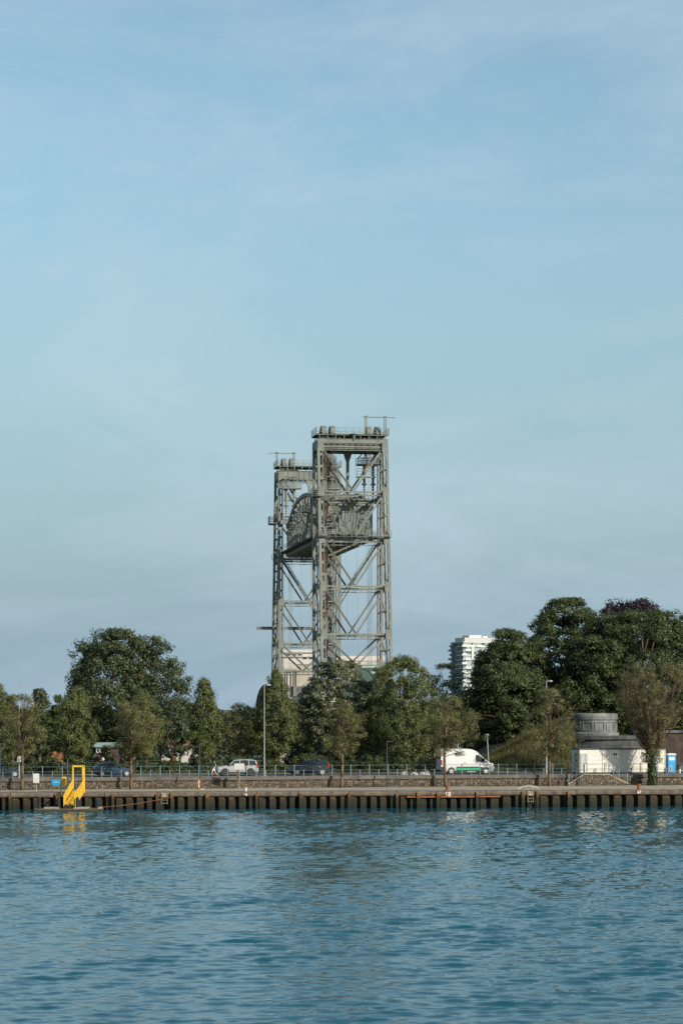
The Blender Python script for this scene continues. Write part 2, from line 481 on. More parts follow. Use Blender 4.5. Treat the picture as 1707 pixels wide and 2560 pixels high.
me = blade_mesh('street_verge_grass', np.stack([xs, wall_y(xs) + 10.9 + np.abs(g.normal(0, .5, 8000)), np.full(8000, ST)], -1), 0.08, 0.4, 0.03, M['blade'], 5)
tag(put(bpy.data.objects.new('street_verge_grass', me)), 'rough grass between the street and the hedge', 'grass', kind='stuff')

# quay front: coping blocks, sheet piles, timber fenders
M['pile'] = mat('sheet_pile_steel', (0.05, 0.045, 0.03), 0.85, var=0.3, scale=2.2, bump=0.3, detail=8)
def tide(m):
    N, L = m.node_tree.nodes, m.node_tree.links; b = N['Principled BSDF']
    tcn = N.new("ShaderNodeNewGeometry"); sp = N.new("ShaderNodeSeparateXYZ")
    nz_ = N.new("ShaderNodeTexNoise"); nz_.inputs['Scale'].default_value = 2.6; nz_.inputs['Detail'].default_value = 6
    mp_ = N.new("ShaderNodeMapping"); mp_.inputs['Scale'].default_value = (1, 1, 0.45)
    ad = N.new("ShaderNodeMath"); ad.operation = 'MULTIPLY_ADD'; ad.inputs[1].default_value = 1.3
    rp = N.new("ShaderNodeValToRGB"); cr = rp.color_ramp
    mr = N.new("ShaderNodeMapRange"); mr.inputs['From Min'].default_value = 0.45; mr.inputs['From Max'].default_value = 2.25
    L.new(tcn.outputs['Position'], sp.inputs[0]); L.new(tcn.outputs['Position'], mp_.inputs['Vector']); L.new(mp_.outputs[0], nz_.inputs['Vector'])
    L.new(nz_.outputs['Fac'], ad.inputs[0]); L.new(sp.outputs['Z'], ad.inputs[2])
    L.new(ad.outputs[0], mr.inputs['Value']); L.new(mr.outputs['Result'], rp.inputs['Fac'])
    cr.elements[0].position = 0.0; cr.elements[0].color = (0.005, 0.006, 0.004, 1)
    cr.elements[1].position = 1.0; cr.elements[1].color = (0.20, 0.10, 0.036, 1)
    for p_, c_ in ((0.25, (0.008, 0.010, 0.005)), (0.45, (0.020, 0.020, 0.009)), (0.62, (0.020, 0.017, 0.008)), (0.80, (0.075, 0.040, 0.016))):
        e = cr.elements.new(p_); e.color = (*c_, 1)
    L.new(rp.outputs['Color'], b.inputs['Base Color'])
tide(M['pile'])

qw = empty('quay_wall', edge_pt(853, 0, 0), 'brown concrete quay edge over a row of dark steel sheet piles', 'quay')
fenders = [27, 143, 283, 394, 430, 518, 642, 752, 872, 992, 1045, 1094, 1192, 1306, 1342, 1420]
def x_of(px): return edge_pt(px).x
pieces = [-60, 27, 143, 262, 394, 518, 642, 745, 872, 991, 1077, 1214, 1335, 1440, 1590, 1720, 1780]
for a, b in zip(pieces[:-1], pieces[1:]):
    pa, pb_ = edge_pt(a), edge_pt(b)
    m_ = MB(); dirv = (pb_ - pa); Ln = dirv.length; t_ = dirv.normalized(); jz = random.uniform(-0.02, 0.02)
    prof = [(0.02, -0.46), (-0.10, -0.36), (-0.12, -0.16), (-0.07, -0.03), (0.05, 0.03), (1.2, 0.03), (1.2, -0.46)]
    A = [pa + t_ * 0.03 - ne * o_ + Vector((0, 0, Q + z_ + jz)) for o_, z_ in prof]
    m_.prism(A, t_ * (Ln - 0.06))
    m_.build('coping_block', M['coping'], qw)
core = MB()
pa, pb_ = edge_pt(-900, 1.0), edge_pt(2600, 1.0)
core.hexa([pa + Vector((0, 0, -3)), pb_ + Vector((0, 0, -3)), pb_ + Vector((0, 3, -3)), pa + Vector((0, 3, -3)),
           pa + Vector((0, 0, Q - 0.02)), pb_ + Vector((0, 0, Q - 0.02)), pb_ + Vector((0, 3, Q - 0.02)), pa + Vector((0, 3, Q - 0.02))])
core.build('backing_wall', M['pile'], qw)
def pile_mesh(w):
    m_ = MB(); h = w / 2
    pts = [(-h, 0.62), (-h + 0.02 * w, 0.62), (-0.34 * w, 0.22), (-0.27 * w, 0.10), (0.22 * w, 0.10), (0.30 * w, 0.22), (h - 0.02, 0.62), (h, 0.62)]
    for (a0, d0), (a1, d1) in zip(pts[:-1], pts[1:]):
        m_.add([(a0, d0, -1.2), (a1, d1, -1.2), (a1, d1, Q - 0.40), (a0, d0, Q - 0.40)], [(0, 1, 2, 3)])
        m_.add([(a0, d0 + .012, -1.2), (a1, d1 + .012, -1.2), (a1, d1 + .012, Q - 0.40), (a0, d0 + .012, Q - 0.40)], [(3, 2, 1, 0)])
    m_.box(-0.27 * w, 0.22 * w, 0.085, 0.095, -1.2, Q - 0.62 + 0.0)
    return m_.mesh('sheet_pile', M['pile'])
pm = [pile_mesh(0.985), pile_mesh(1.235)]
X = -42.0
while X < 42:
    w = 1.0 if X < x_of(1215) else 1.25
    o = bpy.data.objects.new('sheet_pile', pm[0 if w == 1.0 else 1])
    o.location = Vector((X + w / 2 + random.uniform(-.03, .03), edge_y(X + w / 2) + random.uniform(-.02, .07), random.uniform(-.04, .02))) - qw.location
    o.rotation_euler = (0, 0, EA + random.uniform(-.03, .03))
    put(o, qw); X += w * math.cos(EA)
for px in fenders:
    p = edge_pt(px)
    f_ = MB(); wid = random.uniform(0.13, 0.2)
    f_.obox(p + ne * 0.14, te, ne, wid, 0.15, -1.5, Q - random.uniform(0.02, 0.2))
    o = f_.build('timber_fender', M['pile'], qw)
for (a, b) in ((1017, 1088), (1100, 1186), (1198, 1250)):
    f_ = MB(); f_.beam(edge_pt(a, -0.08, 1.13), edge_pt(b, -0.08, 1.13), 0.12, 0.15); f_.build('waling', M['rust_iron'], qw)

# rubble wall along the street
rw = empty('rubble_wall', wall_pt(853, 0, Q), 'low brown rubble stone wall below the street fence', 'wall')
b = MB()
pa, pb_ = wall_pt(-900, 0.06), wall_pt(2600, 0.06)
b.hexa([pa + Vector((0, 0, Q - .5)), pb_ + Vector((0, 0, Q - .5)), pb_ + Vector((0, .6, Q - .5)), pa + Vector((0, .6, Q - .5)),
        pa + Vector((0, 0, ST - .06)), pb_ + Vector((0, 0, ST - .06)), pb_ + Vector((0, .6, ST - .06)), pa + Vector((0, .6, ST - .06))])
b.build('wall_core', M['mortar'], rw)
def rubble(name, fn, L_, H_, parent, seed, cell=(0.27, 0.20), top=None):
    """irregular stones over a face; fn(s, h, out) gives a world point"""
    g = np.random.default_rng(seed)
    nc, nr = max(2, int(L_ / cell[0])), max(2, int(round(H_ / cell[1])))
    gx = np.zeros((nr + 1, nc + 1)); gz = np.zeros((nr + 1, nc + 1))
    for r in range(nr + 1):
        gx[r] = np.linspace(0, L_, nc + 1) + (0.5 if r % 2 else 0) * L_ / nc * 0.5 + g.normal(0, 0.055, nc + 1)
        gz[r] = r * H_ / nr + (g.normal(0, 0.045, nc + 1) if 0 < r < nr else 0)
    gx = np.clip(gx, 0, L_)
    V, Fc, rn = [], [], []
    for r in range(nr):
        for c in range(nc):
            q = [(gx[r, c], gz[r, c]), (gx[r, c + 1], gz[r, c + 1]), (gx[r + 1, c + 1], gz[r + 1, c + 1]), (gx[r + 1, c], gz[r + 1, c])]
            cx_ = sum(p[0] for p in q) / 4; cz_ = sum(p[1] for p in q) / 4
            if top is not None and cz_ > top(cx_) - 0.04: continue
            ins = g.uniform(0.84, 0.93); out = g.uniform(0.02, 0.085)
            base = [fn(cx_ + (a - cx_) * ins, cz_ + (d - cz_) * ins, -0.02) for a, d in q]
            cut = []
            for k in range(4):   # knock the corners off
                a, d = q[k]; a2, d2 = q[(k + 1) % 4]
                u = g.uniform(.2, .35)
                cut.append((a + (a2 - a) * u, d + (d2 - d) * u)); cut.append((a + (a2 - a) * (1 - u), d + (d2 - d) * (1 - u)))
            mid = [fn(cx_ + (a - cx_) * ins * 0.98, cz_ + (d - cz_) * ins * 0.98, -0.02) for a, d in cut]
            topv = [fn(cx_ + (a - cx_) * ins * 0.80, cz_ + (d - cz_) * ins * 0.80, out + g.normal(0, .006)) for a, d in cut]
            b0 = len(V); V += mid + topv
            Fc.append([b0 + 8 + i for i in range(8)]); fcol = g.uniform(0, 1) ** 1.15
            rn.append(fcol)
            for i in range(8):
                Fc.append([b0 + i, b0 + (i + 1) % 8, b0 + 8 + (i + 1) % 8, b0 + 8 + i]); rn.append(fcol)
    me = bpy.data.meshes.new(name)
    o_ = root_loc(parent)
    me.from_pydata([tuple(Vector(p) - o_) for p in V], [], Fc)
    at = me.attributes.new('rnd', 'FLOAT', 'FACE'); at.data.foreach_set('value', rn)
    me.materials.append(M['stone']); me.update()
    o = put(bpy.data.objects.new(name, me), parent); o['kind'] = 'stuff'
    return o
a0 = wall_pt(-90, 0.05, Q); a1 = wall_pt(1800, 0.05, Q)
Lw = (a1 - a0).length
rubble('rubble_stones', lambda s, h, out: a0 + tw * s + nw * out + Vector((0, 0, h)), Lw, ST - 0.32 - Q, rw, 21)
s = 0.0
while s < Lw:
    w = random.choice((1.9, 2.4, 2.9, 3.6, 1.4)); c = a0 + tw * (s + w / 2)
    cb = MB()
    jz = random.uniform(-0.008, 0.008)
    cb.obox(c - nw * 0.16, tw, nw, w / 2 - 0.008, 0.30, ST - 0.32, ST + 0.015 + jz)
    cb.build('coping_stone', M['wallcope'], rw)
    lip = MB(); lip.obox(c + nw * 0.155, tw, nw, w / 2 - 0.008, 0.02, ST - 0.34, ST - 0.305)
    lip.build('coping_lip', M['mortar'], rw)
    s += w

# street fence on the wall: tall and short posts in turn, three rails
def fence_run(px0, px1, label, first_tall=True, step=1.0, off=0.33):
    p0 = wall_pt(px0, off); p1 = wall_pt(px1, off); Ln = (p1 - p0).length
    base = Vector((p0.x, p0.y, ST))
    r = empty('street_fence', base, label, 'fence', 'runs of the street fence')
    for z_, rad in ((1.10, .018), (0.62, .016), (0.22, .014)):
        MB().tube(p0 + Vector((0, 0, ST + z_)), p1 + Vector((0, 0, ST + z_)), rad, n=6).build('rail', M['fence'], r)
    n = int(Ln / step)
    for i in range(n + 1):
        tall = (i % 2 == 0) == first_tall
        p = p0 + tw * (i * step); h = 1.17 if tall else 0.66
        k = ('fence_post', tall)
        if k not in PM:
            m_ = MB(); m_.box(-.045, .045, -.035, .035, 0, h); m_.box(-.075, .075, -.065, .065, 0, .03)
            m_.add([(-.045, -.035, h), (.045, -.035, h), (.045, .035, h), (-.045, .035, h), (0, 0, h + .03)], [(0, 1, 4), (1, 2, 4), (2, 3, 4), (3, 0, 4)])
            PM[k] = m_.mesh('fence_post', M['fence'])
        o = bpy.data.objects.new('fence_post', PM[k]); o.location = p - base + Vector((0, 0, ST + 0.012)); o.rotation_euler = (0, 0, WA)
        put(o, r)
    return r
PM = {}
fence_run(-42, 1416, 'long blue-grey post and rail fence on top of the rubble wall', True)
fence_run(1466, 1726, 'dark post and rail fence in front of the cream site cabin', True)

# stairs down from the street: stone parapet with sloping ends, steps behind it
st = empty('quay_stairs', wall_pt(1490, -0.9, Q), 'stone double stairs from street to quay beside the site cabin', 'stairs')
pA, pB = wall_pt(1419, -1.25, 0), wall_pt(1571, -1.25, 0)
dv = (pB - pA); Ls = dv.length; ts = dv.normalized(); ns = Vector((ts.y, -ts.x, 0))
xl, xr = 1.75, Ls - 2.25
def ptop(s): return 0.14 + (ST - Q - 0.14) * min(1, max(0, s / xl), max(0, (Ls - s) / (Ls - xr)))
poly = [pA + Vector((0, 0, Q)), pA + Vector((0, 0, Q + .14)), pA + ts * xl + Vector((0, 0, ST - .02)), pA + ts * xr + Vector((0, 0, ST - .02)), pB + Vector((0, 0, Q + .14)), pB + Vector((0, 0, Q))]
m_ = MB(); m_.prism(poly, -ns * 0.24); m_.build('parapet', M['mortar'], st)
rubble('parapet_stones', lambda s, h, out: pA + ts * s + ns * (out + 0.005) + Vector((0, 0, Q + h)), Ls, ST - Q, st, 33, top=lambda s: ptop(s))
m_ = MB()
cpts = [(0, Q + .14), (xl, ST - .02), (xr, ST - .02), (Ls, Q + .14)]
for (s0, z0), (s1, z1) in zip(cpts[:-1], cpts[1:]):
    m_.beam(pA + ts * s0 - ns * .12 + Vector((0, 0, z0 + .04)), pA + ts * s1 - ns * .12 + Vector((0, 0, z1 + .04)), 0.34, 0.09, side=ns)
m_.build('parapet_coping', M['paving'], st)
for sgn in (0, 1):
    for i in range(7):
        z1 = Q + (ST - Q) * (i + 1) / 7
        if sgn == 0: s0, s1 = 0.05 + i * 0.25, 0.05 + (i + 1) * 0.25
        else: s1, s0 = Ls - 0.05 - i * 0.32, Ls - 0.05 - (i + 1) * 0.32
        c = pA + ts * ((s0 + s1) / 2) - ns * 0.72
        MB().obox(c, ts, ns, abs(s1 - s0) / 2 - .002, 0.46, Q, z1 - .004).build('step', M['paving'], st)
MB().obox(pA + ts * ((xl + xr) / 2) - ns * 0.72, ts, ns, (xr - xl) / 2 - .05, 0.46, Q, ST - .008).build('landing', M['paving'], st)
for s_, h_ in ((0.12, 1.05), (0.95, 1.12), (1.75, 1.12), (Ls - 0.15, 1.1), (Ls - 1.05, 1.12), (Ls - 2.2, 1.15)):
    b0 = pA + ts * s_ - ns * .12 + Vector((0, 0, Q + ptop(s_) - Q + Q - Q + 0.0))
    zb = Q + ptop(s_)
    m_ = MB(); c = pA + ts * s_ - ns * .12; m_.obox(c, ts, ns, .045, .04, zb, zb + h_); m_.build('rail_post', M['fence'], st)
for a_, b_ in (((0.12, 1.0), (1.75, 1.08)), ((Ls - .15, 1.05), (Ls - 2.2, 1.1))):
    for dz in (0, -.45):
        MB().tube(pA + ts * a_[0] - ns * .12 + Vector((0, 0, Q + ptop(a_[0]) + a_[1] + dz)), pA + ts * b_[0] - ns * .12 + Vector((0, 0, Q + ptop(b_[0]) + b_[1] + dz)), .02).build('handrail', M['fence'], st)

# grassy bank on the right, with the old round bastion let into it
def hill_h(x, y):
    ax = np.clip((x - px_x(1150, 285)) / 13.0, 0, 1); ax = ax * ax * (3 - 2 * ax)
    d = y - np.where(x > px_x(1418, 285), 291.5, wall_y(x) + 10.8)
    ay = np.clip(d / 13.0, 0, 1); ay = ay * ay * (3 - 2 * ay)
    return ST - .04 + 5.6 * np.minimum(ax, ay) * (0.92 + 0.08 * np.sin(x * .5) * np.sin(y * .4))
gx = np.linspace(px_x(1120, 290), 80, 130); gy = np.linspace(262, 400, 160)
XX, YY = np.meshgrid(gx, gy)
ZZ = hill_h(XX, YY)
n_, k_ = XX.shape; idx = np.arange(n_ * k_).reshape(n_, k_)
me = bpy.data.meshes.new('hill')
me.from_pydata(np.stack([XX, YY, ZZ], -1).reshape(-1, 3).tolist(), [], np.stack([idx[:-1, :-1], idx[:-1, 1:], idx[1:, 1:], idx[1:, :-1]], -1).reshape(-1, 4).tolist())
me.polygons.foreach_set('use_smooth', [True] * len(me.polygons)); me.materials.append(M['hillgrass']); me.update()
tag(put(bpy.data.objects.new('hill', me)), kind='structure')
g = np.random.default_rng(8)
bx = g.uniform(px_x(1145, 285), 34, 60000); by = g.uniform(267, 292, 60000)
ok = ((by > wall_y(bx) + 10.9) & ((bx < px_x(1418, 285)) | (by > 292)))
tuft = np.sin(bx * 1.3 + np.sin(by)) * np.sin(by * 1.1 + bx * .4) + g.normal(0, .5, 60000) > -.35
bx, by = bx[ok & tuft], by[ok & tuft]
me = blade_mesh('bank_grass', np.stack([bx, by, hill_h(bx, by) - .02], -1), 0.25, 0.95, 0.035, M['blade'], 6, 0.30)
tag(put(bpy.data.objects.new('bank_grass', me)), 'long dry grass growing over the bank behind the white van', 'grass', kind='stuff')

# ------------------------------------------------------------------ the lift bridge
BA = R(8.5)
eu = Vector((-math.sin(BA), math.cos(BA), 0)); ev = Vector((math.cos(BA), math.sin(BA), 0))
B0 = Vector((1.08, 422.5, 0))
SPAN = 50.0
HW = 5.75
def B(u, v, z): return B0 + eu * u + ev * v + Vector((0, 0, z))

def lattice(m_, p0, p1, gap, chord, side, step=None, lace=0.07):
    """two chords with zigzag lacing between them; gap measured along 'side'"""
    p0, p1 = Vector(p0), Vector(p1); d = (p1 - p0); Ln = d.length; d.normalize()
    s_ = Vector(side); s_ = (s_ - d * s_.dot(d)).normalized()
    a, b_ = s_ * (gap / 2), -s_ * (gap / 2)
    m_.beam(p0 + a, p1 + a, chord, chord * 1.6, side=s_); m_.beam(p0 + b_, p1 + b_, chord, chord * 1.6, side=s_)
    step = step or gap * 0.95
    n = max(2, int(Ln / step)); 
    for i in range(n):
        q0 = p0 + d * (Ln * i / n); q1 = p0 + d * (Ln * (i + 1) / n)
        sa, sb = (a, b_) if i % 2 == 0 else (b_, a)
        m_.beam(q0 + sa, q1 + sb, lace, lace * .6)

LEV = [55.3, 47.4, 39.2, 30.9, 22.6, 17.2]
ZT, ZB = 56.0, 12.0

def tower(sgn, u0, label, wire_label):
    """sgn -1: outer face towards -u (near tower); +1: towards +u (far tower). v mirrored with it."""
    mv = -sgn     # near tower: +1
    def dep(z): return 5.6 + (10.3 - 5.6) * (55.3 - z) / (55.3 - 17.2)
    def T(o, v, z): return B(u0 + sgn * o, v * mv, z)      # o: metres outwards from the span side
    base = B(u0 + sgn * 4, 0, ZB)
    r = empty('bridge_tower', base, label, 'bridge tower', 'towers of the lift bridge')
    steel = M['steel']
    # legs: box columns of plates with batten plates across the open strip
    for o_top, o_bot in ((0.0, 0.0), (dep(ZT), dep(ZB))):
        for vs in (-1, 1):
            p1, p0 = T(o_top, vs * HW, ZT), T(o_bot, vs * HW, ZB)
            d = (p1 - p0); Ln = d.length; d.normalize()
            sv = ev * vs * mv           # outwards across the bridge
            su = eu
            m_ = MB()
            w, t = 0.92, 0.86
            m_.beam(p0 + sv * (w / 2 - .03), p1 + sv * (w / 2 - .03), .06, t, side=sv)
            m_.beam(p0 - sv * (w / 2 - .03), p1 - sv * (w / 2 - .03), .06, t, side=sv)
            for f in (-1, 1):
                q = su * f * (t / 2 - .03)
                m_.beam(p0 + q + sv * .21, p1 + q + sv * .21, .38, .05, side=sv)
                m_.beam(p0 + q - sv * .38, p1 + q - sv * .38, .06, .05, side=sv)
            m_.beam(p0 + sv * .05, p1 + sv * .05, .04, t - .12, side=su.cross(d))
            leg = m_.build('leg', steel, r)
            k = int(Ln / 2.05)
            key = ('batten',)
            if key not in PM:
                q_ = MB(); q_.box(-.183, .183, -.024, .024, -.22, .22)
                PM[key] = q_.mesh('batten_plate', steel)
                q_ = MB(); q_.box(-.52, .52, -.04, .04, -.85, .85); PM['gusset'] = q_.mesh('gusset_plate', steel)
            for i in range(k + 1):
                c = p0 + d * (Ln * i / k)
                o = bpy.data.objects.new('batten_plate', PM[key])
                o.location = c - su * (t / 2 - .03) - sv * .165 - root_loc(r)
                o.rotation_euler = (0, 0, BA if vs * mv < 0 else BA)
                o.scale = (-1 if vs * mv > 0 else 1, 1, 1)
                o.scale = (1, 1, 1)
                put(o, leg)
            for z in LEV:
                fz = (z - ZB) / (ZT - ZB)
                c = p0.lerp(p1, fz)
                o = bpy.data.objects.new('gusset_plate', PM['gusset'])
                o.location = c - su * (t / 2 + .02) - sv * .12 - root_loc(r); o.rotation_euler = (0, 0, BA)
                put(o, leg)
    # faces: struts and V bracing, outer and inner face
    for face in (0, 1):
        for i, z in enumerate(LEV):
            o_ = dep(z) if face == 0 else 0.0
            m_ = MB(); m_.beam(T(o_, -HW + .5, z), T(o_, HW - .5, z), .34, .26, side=eu)
            m_.beam(T(o_, -HW + .5, z - .62), T(o_, HW - .5, z - .62), .26, .12, side=eu)
            for q in range(9):
                va = -HW + .9 + q * (2 * HW - 1.8) / 8
                m_.beam(T(o_, va, z), T(o_, va, z - .62), .08, .06)
            m_.build('strut', steel, r)
            if i < len(LEV) - 1:
                z2 = LEV[i + 1]; o2 = dep(z2) if face == 0 else 0.0
                for vs in (-1, 1):
                    m_ = MB()
                    pa, pb_ = T(o_, vs * (HW - .55), z - .45), T(o2, vs * 0.12, z2 + .22)
                    dd_ = (pb_ - pa).normalized(); sd = eu.cross(dd_).normalized()
                    m_.beam(pa + sd * .11, pb_ + sd * .11, .085, .26, side=sd); m_.beam(pa - sd * .11, pb_ - sd * .11, .085, .26, side=sd)
                    m_.beam(pa, pb_, .14, .04, side=sd)
                    m_.build('diagonal', steel, r)
    # long laced diagonals zigzagging up the span-side face
    for (za, va, zb, vb) in ((54.9, -1, 39.4, 1), (39.0, 1, 22.8, -1), (22.4, -1, 17.4, -.2)):
        m_ = MB(); lattice(m_, T(.35, va * (HW - .6), za), T(.35, vb * (HW - .6), zb), .62, .11, eu.cross((T(.35, vb * 5, zb) - T(.35, va * 5, za)).normalized()), .55)
        m_.build('laced_diagonal', steel, r)
    # sides: struts, laced bracing between inner and outer legs
    for vs in (-1, 1):
        for i, z in enumerate(LEV):
            m_ = MB(); m_.beam(T(.5, vs * HW, z), T(dep(z) - .5, vs * HW, z), .3, .55, side=ev); m_.build('side_strut', steel, r)
            if i < len(LEV) - 1:
                z2 = LEV[i + 1]; zm = (z + z2) / 2
                m_ = MB()
                lattice(m_, T(.5, vs * HW, z - .3), T(dep(z2) - .5, vs * HW, z2 + .3), .36, .09, eu.cross(Vector((0, 0, 1))).cross((T(9, vs * HW, z2) - T(0, vs * HW, z)).normalized()), .5)
                m_.beam(T(.5, vs * HW, zm), T(dep(zm) - .5, vs * HW, zm), .16, .2, side=ev)
                m_.build('side_bracing', steel, r)
        # zigzag lacing close to the outer leg, as seen from the front
        m_ = MB(); n = 44
        for i in range(n):
            za, zb = 17 + 38 * i / n, 17 + 38 * (i + 1) / n
            oa, ob = (dep(za) - .5, dep(zb) - 2.2) if i % 2 == 0 else (dep(za) - 2.2, dep(zb) - .5)
            m_.beam(T(oa, vs * (HW - .2), za), T(ob, vs * (HW - .2), zb), .08, .07)
        m_.beam(T(dep(17) - 2.2, vs * (HW - .2), 17), T(dep(55) - 2.2, vs * (HW - .2), 55), .16, .2)
        m_.build('lacing', steel, r)
    # head: outer girder with lattice band, deep inner girder, end girders
    ot = dep(55.5)
    m_ = MB(); m_.beam(T(ot, -HW - .45, 56.25), T(ot, HW + .45, 56.25), .5, .72, side=eu)
    m_.beam(T(ot, -HW - .45, 56.64), T(ot, HW + .45, 56.64), .7, .06, side=eu)
    m_.build('head_girder', steel, r)
    m_ = MB()
    m_.beam(T(ot, -HW + .5, 55.78), T(ot, HW - .5, 55.78), .2, .1, side=eu); m_.beam(T(ot, -HW + .5, 54.98), T(ot, HW - .5, 54.98), .3, .12, side=eu)
    for i in range(10):
        va, vb = -HW + .5 + (2 * HW - 1) * i / 10, -HW + .5 + (2 * HW - 1) * (i + 1) / 10
        m_.beam(T(ot, va, 55.02), T(ot, vb, 55.75), .07, .08); m_.beam(T(ot + .01, va, 55.75), T(ot + .01, vb, 55.02), .07, .08)
        m_.beam(T(ot, va, 55.0), T(ot, va, 55.78), .1, .1)
    m_.build('head_lattice', steel, r)
    m_ = MB(); m_.beam(T(0, -HW - .45, 55.6), T(0, HW + .45, 55.6), .6, 1.6, side=eu)
    m_.beam(T(0, -HW - .45, 56.43), T(0, HW + .45, 56.43), .85, .06, side=eu); m_.beam(T(0, -HW - .45, 54.77), T(0, HW + .45, 54.77), .85, .06, side=eu)
    for q in range(-5, 6): m_.beam(T(-.33, q * 1.05, 54.85), T(-.33, q * 1.05, 56.35), .06, .1)
    m_.build('inner_girder', steel, r)
    for vs in (-1, 1):
        m_ = MB(); m_.beam(T(.32, vs * (HW + .1), 55.75), T(ot - .28, vs * (HW + .1), 55.75), .5, 1.7, side=ev); m_.build('end_girder', steel, r)
        for vv in (vs * 2.2, vs * 4.0, vs * 5.3):
            MB().beam(T(.35, vv, 56.6), T(ot - .3, vv, 56.6), .3, .7, side=ev).build('sheave_beam', M['steel_dark'], r)
    # deck on short posts, railings, sheaves
    m_ = MB(); zd = 57.45
    for vv in np.linspace(-HW, HW, 9):
        m_.beam(T(ot, vv, 56.66), T(ot, vv, zd - .12), .12, .12); m_.beam(T(0, vv, 56.45), T(0, vv, zd - .12), .14, .3)
    m_.beam(T(ot, -HW - .6, zd - .08), T(ot, HW + .6, zd - .08), .24, .14, side=eu); m_.beam(T(0, -HW - .6, zd - .08), T(0, HW + .6, zd - .08), .24, .14, side=eu)
    m_.build('deck_frame', steel, r)
    m_ = MB()
    c = T(ot / 2, 0, 0); m_.obox(c, ev, eu, HW + .6, ot / 2 + .2, zd - .01, zd + .03)
    m_.build('deck', M['steel_dark'], r)
    def railing(pts, h, post=1.25, name='railing', mids=2, rad=.038):
        m_ = MB()
        for a_, b_ in zip(pts[:-1], pts[1:]):
            a_, b_ = Vector(a_), Vector(b_); L_ = (b_ - a_).length; n = max(1, int(round(L_ / post)))
            for k in range(mids + 1):
                zz = Vector((0, 0, h * (k + 1) / (mids + 1))); m_.tube(a_ + zz, b_ + zz, rad, n=4)
            for i in range(n + 1):
                q = a_.lerp(b_, i / n); m_.tube(q, q + Vector((0, 0, h)), rad * 1.3, n=4)
        return m_.build(name, steel, r)
    railing([T(ot + .2, -HW - .6, zd), T(ot + .2, HW + .6, zd), T(-.3, HW + .6, zd), T(-.3, -HW - .6, zd), T(ot + .2, -HW - .6, zd)], 1.15)
    for vv in (-4.75, -3.2, 3.2, 4.75):
        m_ = MB(); c = T(ot / 2 - .1, vv, 56.95)
        n = 28; Rr, hw_ = 2.25, .40
        prof = [(.25, -.14), (.5, -.16), (1.75, -.10), (1.95, -hw_), (Rr, -hw_), (Rr, hw_), (1.95, hw_), (1.75, .10), (.5, .16), (.25, .14)]
        vs_, fs_ = [], []
        for (rr, w_) in prof:
            for i in range(n):
                t_ = 2 * math.pi * i / n
                vs_.append(c + eu * (rr * math.cos(t_)) + Vector((0, 0, rr * math.sin(t_))) + ev * w_)
        for k in range(len(prof) - 1):
            for i in range(n):
                j = (i + 1) % n; fs_.append((k * n + i, k * n + j, (k + 1) * n + j, (k + 1) * n + i))
        m_.add(vs_, fs_)
        sh = m_.build('sheave', steel, r)
        MB().tube(c - ev * .8, c + ev * .8, .22, n=10).build('axle', M['steel_dark'], sh)
        # bearing pedestals
        m_ = MB()
        for e in (-.62, .62): m_.beam(c + ev * e + Vector((0, 0, -.45)), c + ev * e + Vector((0, 0, .18)), .26, .8, side=ev)
        m_.build('bearing', steel, r)
        # ropes: down to the span on one side, to the counterweight on the other
        m_ = MB()
        for e in (-.26, -.09, .09, .26):
            m_.tube(c + ev * e - eu * (sgn * 2.27), c + ev * e - eu * (sgn * 2.27) + Vector((0, 0, -4.6)), .045, n=5)
        m_.build('span_rope', M['rust'], r)
        m_ = MB()
        for e in (-.3, -.12, .12, .3):
            m_.tube(c + ev * e + eu * (sgn * 2.2), Vector((*(c + ev * e + eu * (sgn * 2.2)).xy, 17.0)), .032, n=4)
        m_.build('counterweight_rope', M['rust'] if vv * mv > 3.9 or vv * mv < -3.9 else M['rope'], r)
    # extra loose cables
    m_ = MB()
    for vv, oo in ((-1.6, 1.0), (-.9, 2.2), (1.2, .8), (2.5, 3.0)):
        m_.tube(T(oo, vv, 54.5), T(oo + 1, vv + .5, 15), .018, n=4)
    m_.build('hanging_cable', M['rope'], r)
    MB().beam(T(ot / 2, 0, 14.2), T(ot / 2, .01, 12.1), 6.0, 3.4, side=ev).build('counterweight', M['conc_old'], r)
    # rope adjusting platforms hung under the span side of the head
    for vs in (-1, 1):
        zc = 53.0; va, vb = vs * 1.9, vs * 5.7
        m_ = MB(); c = T(-1.5, (va + vb) / 2, 0)
        m_.obox(c, ev, eu, 1.95, 1.0, zc - .22, zc)
        for q in np.linspace(-1.9, 1.9, 5):
            for e in (-.95, .95):
                p = c + ev * q + eu * e; m_.beam(Vector((p.x, p.y, zc)), Vector((p.x, p.y, zc + 1.15)), .08, .08)
        for e in (-.95, .95):
            for zz in (.3, .58, .86, 1.15): m_.beam(c + ev * -1.95 + eu * e + Vector((0, 0, zc + zz)), c + ev * 1.95 + eu * e + Vector((0, 0, zc + zz)), .06, .07)
            for q in (-1.6, -.5, .5, 1.6):
                m_.beam(c + ev * q + eu * e + Vector((0, 0, zc + 1.15)), c + ev * (q * .45) + eu * (e * .4) + Vector((0, 0, zc + 2.2)), .09, .09)
        m_.beam(c + ev * -1.2 + Vector((0, 0, zc + 2.2)), c + ev * 1.2 + Vector((0, 0, zc + 2.2)), .9, .14)
        m_.build('rope_platform', steel, r)
        m_ = MB(); c2 = T(-.4, vs * 3.3, 0)
        m_.obox(c2, ev, eu, 1.7, .5, 50.55, 50.7)
        for q in np.linspace(-1.65, 1.65, 5):
            m_.beam(Vector((*(c2 + ev * q - eu * .45).xy, 50.7)), Vector((*(c2 + ev * q - eu * .45).xy, 52.1)), .06, .06)
